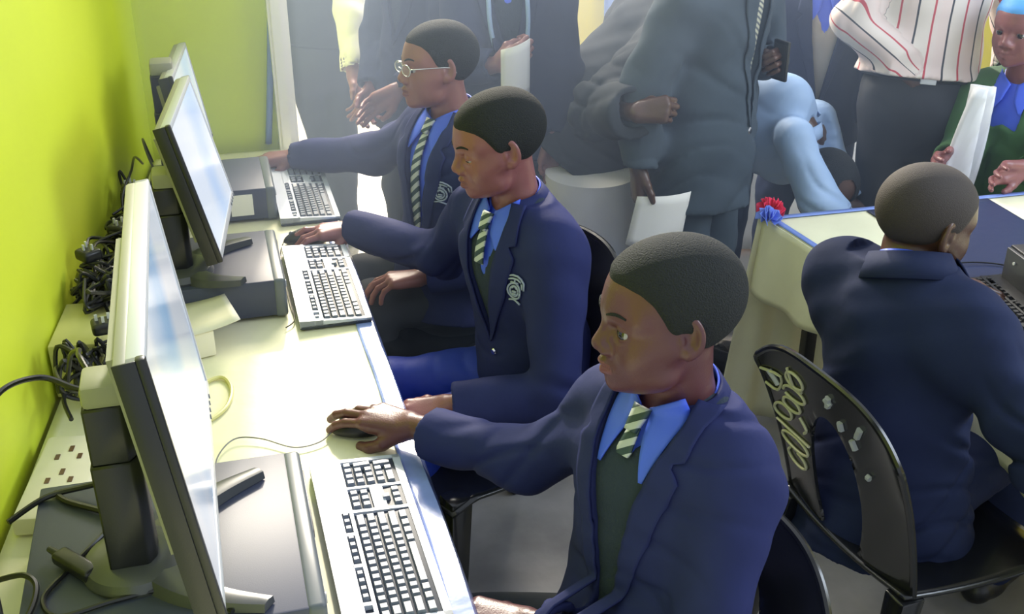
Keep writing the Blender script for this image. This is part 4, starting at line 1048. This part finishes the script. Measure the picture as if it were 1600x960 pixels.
# middle person
p = Person('middle person of the row, looking down, navy blazer with a silver crest', (.72, 2.33, 0), (.70, 2.31, .50), (.638, 2.29, 1.022), 203,
           ((.586, 2.278, 1.160), 184, 12, 0), hscale=1.0, wide=.93, skin='skin2')
p.arm('R', (.58, 2.45, .93), (.52, 2.60, .76), (.325, 2.835, .762), X=(-.98, .02, -.04), Z=(.05, -.12, 1), pose=POSE_MOUSE2, cuff=.0)
p.arm('L', (.685, 2.155, .915), (.66, 2.05, .64), (.43, 2.13, .60), X=(-.95, .15, -.2), Z=(0, -.3, 1), pose=POSE_REST, cuff=.02)
seated_legs(p, kn=((.36, 2.20, .50), (.34, 2.42, .50)))
p.body(lid=.003, lookdown=.005); p.hair(th=.0032); p.shirt(leaf=.075); p.under(v=.16); p.tie(bottom=-.115, w=.03)
p.blazer('navy', vdepth=.32, hem=-.06, seatf=.03); p.crest(.106, -.150, .030); p.buttons([-.35]); p.trousers('royal'); p.shoes()

# farthest person of the row, with glasses and a long striped tie
p = Person('farthest person at the table, with glasses and a long striped tie', (.70, 2.97, 0), (.61, 2.93, .50), (.640, 2.94, 1.030), 208,
           ((.590, 2.93, 1.170), 186, 0, 4), hscale=1.0, skin='skin3', res=1.15)
p.arm('R', (.58, 3.10, .935), (.46, 3.25, .83), (.225, 3.44, .775), X=(-.98, .10, -.06), Z=(.05, -.1, 1), pose=POSE_MOUSE, cuff=.0)
p.arm('L', (.72, 2.78, .91), (.74, 2.72, .66), (.50, 2.78, .62), X=(-.95, .15, -.1), Z=(0, 0, 1), pose=POSE_REST, cuff=.02)
seated_legs(p, kn=((.38, 2.88, .50), (.37, 3.06, .50)))
p.body(lid=.003); p.hair(th=.0032, front=.066); p.shirt(leaf=.09, spread=.05); p.tie(bottom=-.43, w=.058, grow=.010, yend=-.03)
p.blazer('navy', vdepth=.45, hem=-.04, seatf=.03, neckw=.060); p.crest(.085, -.185, .029); p.trousers(); p.shoes()
bm = bmesh.new(); lenses = []
def hp(p, x, y, z): return Vector(p.hc+(p.hF*x+p.hL*y+p.hU*z)*p.hs)
for sg in (1, -1):
    ring = [hp(p, .100-.012*abs(math.cos(a))*0-.010*(1+sg*math.cos(a)*sg)/2, sg*.034+.022*math.cos(a), -.002+.015*math.sin(a)) for a in np.linspace(0, 2*PI, 20)[:-1]]
    add_tube(bm, ring, .0013, 6, 2, closed=True)
    add_tube(bm, [hp(p, .092, sg*.057, .004), hp(p, .06, sg*.073, .006), hp(p, -.012, sg*.080, .004), hp(p, -.03, sg*.080, -.012)], .0014, 6, 4)
    bl = bmesh.new(); bl.faces.new([bl.verts.new(q) for q in ring]); lenses.append(bl)
add_tube(bm, [hp(p, .101, -.012, .0), hp(p, .104, 0, .003), hp(p, .101, .012, .0)], .0013, 6, 4)
gl = p.addbm('glasses', bm, 'glasses')
for bl in lenses: p.addbm('lens', bl, 'lens', gl)
P3 = p

# person at the right-hand table, back to the camera
p = Person('person with a close-shaved head, seated with the back to the camera at the right-hand table', (1.32, 1.75, 0), (1.335, 1.76, .48), (1.342, 1.812, .975), 22,
           ((1.392, 1.845, 1.060), 2, 12, 2), hscale=1.04, skin='skin4', lips=False)
p.arm('L', (1.285, 1.975, .880), (1.44, 2.12, .72), (1.66, 2.10, .76), X=(.9, -.4, -.02), Z=(0, 0, 1), pose=POSE_REST, cuff=.02)
p.arm('R', (1.395, 1.645, .885), (1.45, 1.455, .72), (1.66, 1.50, .765), X=(.9, .2, -.02), Z=(0, 0, 1), pose=POSE_REST, cuff=.02)
seated_legs(p)
p.body(); p.hair('hair4', th=.002, front=.060); p.shirt(leaf=.08)
p.blazer('navy2', vdepth=.30, hem=-.14, grow=.032, amp=.0035, hip=.200, sleeve=1.15, armk=.07, cr=.078); p.trousers('navy2'); p.shoes()
P4 = p

chair((.525, 1.29, 0), PI+.30, 'black plastic chair of the nearest seated person', top=.78)
chair((.545, 2.27, 0), PI+.35, 'black plastic chair of the middle person of the row', top=.88)
chair((.52, 2.90, 0), PI+.40, 'black plastic chair of the person with glasses', top=.80)
chair((1.375, 1.68, 0), .12, 'glossy black plastic chair with cream hand-painted writing on its open back', writing=True, top=.86)
# ------------------------------------------------------------------ far table and the people standing behind
TB2 = Vector((2.0, 4.3, 0))
r = empty('far_table', TB2, label='far table under a pale grey cloth behind the standing people', cat='table')
bm = bmesh.new(); add_prism(bm, [(-.74, -.26), (.74, -.26), (.74, .3), (-.74, .3)], .66, .69); link_bm('table_top', bm, 'wood', r, False)
for x in (-.68, .68):
    for y in (-.2, .24):
        bm = bmesh.new(); add_box(bm, (x, y, .33), (.04, .04, .66), bev=.003); link_bm('leg', bm, 'black', r)
bm = bmesh.new()
per = [(-.76, .3), (-.76, -.28), (.76, -.28), (.76, .3)]
def skirt(u, v):
    t = u*3; i = min(2, int(t)); a = Vector(per[i]); b = Vector(per[i+1]); p = a.lerp(b, t-i)
    n = Vector(((b-a).y, -(b-a).x)).normalized(); n = n if n.dot(p) > 0 else -n
    q = p+n*(.01+.018*v*math.sin(u*95)+.05*v)
    return Vector((q.x, q.y, .694-.68*v))
add_grid(bm, skirt, 180, 10); add_grid(bm, lambda u, v: Vector((-.765+1.53*u, -.285+.60*v, .6945)), 12, 6)
o = link_bm('tablecloth', bm, 'white_cloth', r); solidify(o, .004)
r = empty('bottle', (2.63, 4.06, .70), label='blue bottle with a lime green label standing on the far table', cat='bottle')
bm = bmesh.new(); add_lathe(bm, [(.038, 0), (.042, .01), (.042, .15), (.030, .19), (.016, .215), (.016, .235)], (0, 0, 0), 24); link_bm('body', bm, 'bottle', r)
bm = bmesh.new(); add_cyl(bm, (0, 0, .232), (0, 0, .255), .019); link_bm('cap', bm, 'white', r)
bm = bmesh.new(); add_cyl(bm, (-.002, -.001, .10), (-.002, -.001, .145), .0430, caps=False); link_bm('label', bm, 'lime', r)
# cloth-covered stool beside the suited person
r = empty('covered_stool', (1.16, 3.27, 0), .1, label='tall stool draped to the floor in pale grey cloth, left of the suited person', cat='stool')
bm = bmesh.new(); add_cyl(bm, (0, 0, .665), (0, 0, .69), .14, n=32); link_bm('seat', bm, 'wood', r)
for a in range(4):
    bm = bmesh.new(); add_cyl(bm, (.075*math.cos(a*PI/2), .075*math.sin(a*PI/2), .67), (.095*math.cos(a*PI/2), .095*math.sin(a*PI/2), 0), .012, n=10); link_bm('leg', bm, 'wood', r)
bm = bmesh.new()
def dr(u, v):
    a = u*2*PI
    if v < .25: return Vector((.146*v*4*math.cos(a), .146*v*4*math.sin(a), .694))
    t = (v-.25)/.75; R_ = .148+.012*t+.008*t*math.sin(a*9); return Vector((R_*math.cos(a), R_*math.sin(a), .692-.67*t))
add_grid(bm, dr, 96, 24); bmesh.ops.remove_doubles(bm, verts=bm.verts, dist=.0005); o = link_bm('cloth_cover', bm, 'white_cloth', r); solidify(o, .003)
# blue bag on the floor
bm = bmesh.new(); bmesh.ops.create_icosphere(bm, subdivisions=4, radius=1)
for v in bm.verts:
    c = v.co.copy(); k = 1+.16*math.sin(c.x*7+c.z*5)*math.cos(c.y*9)+.07*math.sin(c.x*19+c.y*15+c.z*17); v.co = Vector((c.x*.12*k, c.y*.10*k, max(0, .075+c.z*.085*k)))
o = link_bm('plastic_bag', bm, 'blue_bag'); o.location = (1.20, 3.06, .26); tag(o, 'crumpled blue plastic bag hanging low on the draped stool', 'bag')
# small dark thing on the floor behind the nearest person
bm = bmesh.new(); bmesh.ops.create_icosphere(bm, subdivisions=3, radius=1)
for v in bm.verts:
    c = v.co.copy(); k = 1+.2*math.sin(c.x*8+c.y*6); v.co = Vector((c.x*.045*k, c.y*.03*k, max(0, .02+c.z*.025*k)))
o = link_bm('rag', bm, 'black_matt'); o.location = (1.64, 3.17, .001); tag(o, 'small crumpled dark rag on the floor behind the nearest person', 'rag')

def stand(label, pel, neck, yaw, skin_, arms, jacket=None, jk={}, tr='trouser', headyaw=None, hd=None, shirt='shirt', feet=.11, res=2.2, w=1.0, under=None, headc=None, kn=None, tie=None, hairm='hair'):
    pel = np.array(pel, float); neck = np.array(neck, float); hy = yaw if headyaw is None else headyaw
    hc = neck+np.array([math.cos(math.radians(hy))*.05, math.sin(math.radians(hy))*.05, .165]) if headc is None else np.array(headc, float)
    p = Person(label, (pel[0], pel[1], 0), pel, neck, yaw, (hc, hy, 8 if hd is None else hd, 0), skin=skin_, lips=False, res=res, wide=w)
    for a in arms: p.arm(a[0], a[1], a[2], a[3], X=a[4] if len(a) > 4 else None, Z=a[5] if len(a) > 5 else (0, 1, 0), pose=a[6] if len(a) > 6 else POSE_REST, cuff=.015)
    for sg in (1, -1):
        hip = pel+p.L*.085*sg; Fh = unit(np.array([p.F[0], p.F[1], 0])); an = np.array([pel[0], pel[1], .09])+p.L*np.array([1, 1, 0])*feet*sg
        k = (hip+an)/2+Fh*.03
        if kn: k = np.array(kn[0 if sg > 0 else 1][0], float); an = np.array(kn[0 if sg > 0 else 1][1], float)
        p.leg(hip, k, an)
    p.body(); p.hair(hairm, res=1.0)
    p.shirt(shirt, leaf=.08)
    if under: p.under(under, v=.13, h=.01)
    if tie: p.tie(tie, bottom=-.40, w=.06, grow=.010)
    if jacket: p.blazer(jacket, **{**dict(h=.009, hem=-.14, vdepth=.32), **jk})
    p.trousers(tr, h=.013); p.shoes()
    return p
A3 = lambda *q: np.array(q, float)
# cream shirt in the doorway
pA = stand('person with cream sleeves and a dark waistcoat standing in the bright doorway', (.43, 4.53, .86), (.47, 4.50, 1.38), -95, 'skin3',
      [('L', (.57, 4.40, 1.30), (.535, 4.29, 1.06), (.515, 4.15, .835), (.12, -.4, -.9), (1, 0, 0)), ('R', (.32, 4.56, 1.29), (.33, 4.60, 1.05), (.42, 4.62, .85), (0, -.2, -.9), (-1, 0, 0))],
      'cream_shirt', dict(vcut=False, lapels=False, hem=-.02, name='cream_shirt', cuffs=False, waist=False, grow=.010), 'trouser', shirt='cream_shirt', kn=(((.50, 4.58, .47), (.50, 4.62, .09)), ((.44, 4.60, .47), (.46, 4.68, .09))))
pA.under('darkgrey', v=.2, grow=.034, name='waistcoat', h=.01)
# navy uniforms behind the row
stand('person in a dark navy blazer standing behind the person with glasses, beside the doorway', (.72, 3.86, .84), (.76, 3.88, 1.33), -150, 'skin2',
      [('R', (.66, 4.05, 1.25), (.60, 4.05, 1.0), (.55, 3.92, .84)), ('L', (.80, 3.70, 1.25), (.76, 3.62, 1.0), (.60, 3.66, .90))], 'navy2', {}, 'trouser', under='jumper')
pB = stand('person in a dark navy blazer with a pale blue lanyard, standing behind the row', (.97, 3.52, .84), (.95, 3.55, 1.33), -105, 'skin3',
      [('R', (.79, 3.52, 1.24), (.76, 3.42, 1.02), (.86, 3.30, 1.06), (.7, -.3, .4), (0, -1, 0), POSE_GRIP), ('L', (1.11, 3.52, 1.24), (1.12, 3.46, 1.0), (1.06, 3.38, .78))], 'navy2', {}, 'navy2', under='jumper')
bm = bmesh.new()
ly = [(-.05, .02), (-.06, -.10), (-.055, -.22), (-.02, -.36), (.0, -.42), (.02, -.36), (.055, -.22), (.06, -.10), (.05, .02)]
add_tube(bm, [Vector(q) for q in pB.proj(pB.jf, ly, .008)], .008, 6, 5); pB.addbm('lanyard', bm, 'paleshirt')
bm = bmesh.new(); q = Vector(pB.proj(pB.jf, [(0, -.46)], .012)[0]); add_box(bm, q, (.03, .012, .045)); pB.addbm('badge', bm, 'paper')
bm = bmesh.new(); add_grid(bm, lambda u, v: Vector((.85+.09*u, 3.24-.02*math.sin(u*3), .95+.17*v+.03*u)), 6, 6)
o = link_bm('paper_sheet', bm, 'paper'); solidify(o, .001); tag(o, 'pale sheet of paper held by the person with the lanyard', 'paper')
# dark grey jacket, bent, seen from behind
stand('person in a full dark grey jacket bending forward, left of the suited person', (1.25, 3.50, .80), (1.53, 3.46, 1.16), 12, 'skin4',
      [('R', (1.42, 3.30, 1.08), (1.12, 3.10, .96), (1.145, 2.87, 1.01), (.75, -.35, .15), (0, -.9, .5), POSE_GRIP), ('L', (1.44, 3.64, 1.08), (1.55, 3.68, .90), (1.65, 3.60, .78))], 'darkgrey', dict(grow=.06, hem=-.16, sleeve=1.5, amp=.004, hip=.23, vdepth=.2), 'navy2', w=1.1)
# blue-grey suit in the centre
pD = stand('person in a blue-grey suit and fine-striped tie standing in the centre, holding a white paper', (1.44, 3.06, .86), (1.47, 3.08, 1.42), -52, 'skin4',
      [('R', (1.31, 2.97, 1.30), (1.20, 2.95, 1.04), (1.185, 2.93, .82), (.02, -.1, -1), (-1, 0, 0)), ('L', (1.63, 3.16, 1.30), (1.71, 3.20, 1.06), (1.655, 3.06, 1.07), (-.1, -.9, .4), (1, .2, .3), POSE_GRIP)], 'suit', dict(grow=.034, vdepth=.50, hem=-.20, amp=.004, sleeve=1.12), 'suit', tie='tie_suit', w=1.08, shirt='paper')
pD.buttons([-.52], r=.011)
r = empty('phone', (1.640, 2.975, 1.10), .3, label='dark phone in the raised hand of the suited person', cat='phone')
bm = bmesh.new(); add_box(bm, (0, 0, 0), (.012, .06, .12), bev=.004); link_bm('body', bm, 'black', r)
bm = bmesh.new(); add_box(bm, (-.0065, 0, .0), (.001, .052, .10)); link_bm('screen', bm, 'case_dark', r)
bm = bmesh.new(); add_grid(bm, lambda u, v: Vector((1.14+.17*u+.03*v, 2.885-.02*math.sin(u*3), .60+.15*v-.06*u*(1-v))), 8, 6)
o = link_bm('paper_sheet', bm, 'paper'); solidify(o, .001); tag(o, 'white paper hanging from the lowered hand of the suited person', 'paper')
# pale blue shirt, bending
stand('person in a pale blue shirt bending forward, just right of the suited person', (1.72, 3.42, .78), (1.90, 3.22, .77), -38, 'skin4',
      [('R', (1.80, 3.12, .80), (1.86, 3.02, .62), (1.96, 2.98, .54)), ('L', (2.00, 3.34, .78), (2.05, 3.28, .62), (2.08, 3.18, .52))], 'paleshirt', dict(vcut=False, lapels=False, hem=-.6, waist=False, grow=.024, name='pale_shirt'), 'navy2', shirt='paleshirt', headc=(1.94, 3.13, .62), hd=60)
# seated person in navy with a beige jumper
stand('person in a dark navy blazer open over a beige jumper, behind the bending person', (2.14, 3.62, .74), (2.10, 3.56, 1.19), -112, 'skin4',
      [('R', (1.95, 3.60, 1.09), (1.91, 3.58, .88), (1.94, 3.50, .68)), ('L', (2.25, 3.52, 1.09), (2.30, 3.48, .88), (2.28, 3.40, .68))], 'navy2', dict(hem=-.12, vdepth=.40, neckw=.045), 'navy2', under='beige')
# striped shirt
pG = stand('adult in a cream shirt with red and black stripes and black trousers', (2.26, 3.18, .90), (2.32, 3.24, 1.42), -112, 'skin4',
      [('R', (2.14, 3.26, 1.33), (2.04, 3.26, 1.13), (2.15, 3.12, 1.02), (.7, -.4, -.6), (0, -1, 0), POSE_REST), ('L', (2.49, 3.18, 1.33), (2.60, 3.20, 1.12), (2.54, 3.10, .96))], 'stripeshirt', dict(vcut=False, lapels=False, hem=.06, name='striped_shirt', amp=.002, grow=.024), 'blacktr', w=1.12, feet=.075, shirt='stripeshirt')
for o in [c for c in pG.root.children if c.name.startswith(('striped_shirt', 'shirt'))]:
    me = o.data; uv = me.uv_layers.new(name='UV'); co = np.empty(len(me.vertices)*3, np.float32); me.vertices.foreach_get('co', co); co = co.reshape(-1, 3)+pG.base
    q = (co-pG.O)@pG.rot; u = np.arctan2(q[:, 1], q[:, 0]+.05)*.20
    for A in pG.arms:
        dd = np.minimum(cone(co.astype(np.float32), A['sh'], A['el'], .09, .08), cone(co.astype(np.float32), A['el'], A['wr'], .08, .07)); m_ = dd < 0
        ax = unit(A['wr']-A['el']); a1 = unit(np.cross(ax, [0, 0, 1.])); a2 = np.cross(ax, a1); r_ = co-A['el']
        u = np.where(m_, np.arctan2(r_@a1, r_@a2)*.07, u)
    li = np.empty(len(me.loops), np.int32); me.loops.foreach_get('vertex_index', li)
    W = np.zeros((len(li), 2), np.float32); W[:, 0] = u[li]; uv.data.foreach_set('uv', W.ravel())
bm = bmesh.new()
c = pG.T(.115, 0, -pG.Lt+.075)
for k in range(40):
    pass
add_tube(bm, [Vector(pG.T(.135*math.cos(a), .178*math.sin(a), -pG.Lt+.062)) for a in np.linspace(0, 2*PI, 25)[:-1]], .013, 8, 3, closed=True); pG.addbm('belt', bm, 'black')
bm = bmesh.new(); R_ = Matrix([[*pG.F], [*pG.L], [*pG.U]]).transposed().to_4x4(); add_box(bm, Vector(pG.T(.150, 0, -pG.Lt+.062)), (.008, .05, .036), rot=R_, bev=.002); pG.addbm('belt_buckle', bm, 'silver')
bm = bmesh.new(); add_box(bm, Vector(pG.T(.03, .20, -pG.Lt+.03)), (.07, .03, .12), rot=R_, bev=.006); o = pG.addbm('belt_pouch', bm, 'black')
# green jersey at the far side of the right-hand table
stand('person in a green jersey and sky blue cap at the right edge of the picture', (2.58, 2.98, .50), (2.50, 2.95, 1.0), -155, 'skin2',
      [('R', (2.40, 3.06, .90), (2.34, 2.98, .74), (2.22, 2.90, .76)), ('L', (2.56, 2.80, .90), (2.48, 2.74, .78), (2.36, 2.72, .78))], 'green', dict(lapels=False, hem=-.02, vdepth=.12, name='jersey', sleeve=1.1), 'blacktr',
      kn=(((2.25, 2.86, .48), (2.22, 2.86, .09)), ((2.27, 3.05, .48), (2.24, 3.05, .09))), headc=(2.43, 2.93, 1.165), hairm='skycap')
chair((2.56, 3.0, 0), -2.6, 'black plastic chair under the person in the green jersey', top=.78)
# white bag hanging beside the striped shirt
bm = bmesh.new()
add_grid(bm, lambda u, v: Vector((.16*(u-.5)*(.5+.6*(1-v)), .03*math.sin(u*9+v*3), -.50+.52*v)), 16, 16)
bm2 = bm
o = link_bm('white_towel', bm, 'white_cloth'); solidify(o, .012, 0); o.location = (2.28, 2.88, .98-.0); o.rotation_euler = (0, .10, .5); tag(o, 'white cloth hanging in folds beside the black trousers', 'cloth')

# ------------------------------------------------------------------ bluish haze volume added to imitate veiling glare at the far end
hz = bpy.data.materials.new('glare_haze'); hz.use_nodes = True; nt = hz.node_tree
nt.nodes.remove(nt.nodes['Principled BSDF']); vs_ = nt.nodes.new('ShaderNodeVolumeScatter'); vs_.inputs['Density'].default_value = .20; tcv = nt.nodes.new('ShaderNodeTexCoord'); sxv = nt.nodes.new('ShaderNodeSeparateXYZ'); mrv = nt.nodes.new('ShaderNodeMapRange'); mrv.inputs['From Min'].default_value = 1.3; mrv.inputs['From Max'].default_value = 2.5; mrv.inputs['To Min'].default_value = .24; mrv.inputs['To Max'].default_value = .03; nt.links.new(tcv.outputs['Object'], sxv.inputs[0]); nt.links.new(sxv.outputs[0], mrv.inputs['Value']); nt.links.new(mrv.outputs[0], vs_.inputs['Density']); vs_.inputs['Color'].default_value = (.62, .76, 1, 1)
nt.links.new(vs_.outputs[0], nt.nodes['Material Output'].inputs['Volume'])
bm = bmesh.new(); add_prism(bm, [(-.18, 2.5), (5.4, 2.5), (5.4, 5.4), (.29, 5.4), (.29, 3.66), (-.18, 3.66)], .03, 2.5); M['haze'] = hz
o = link_bm('haze', bm, 'haze', None, False); tag(o, 'thin bluish haze volume imitating window glare at the far end of the room', 'haze', kind='stuff')
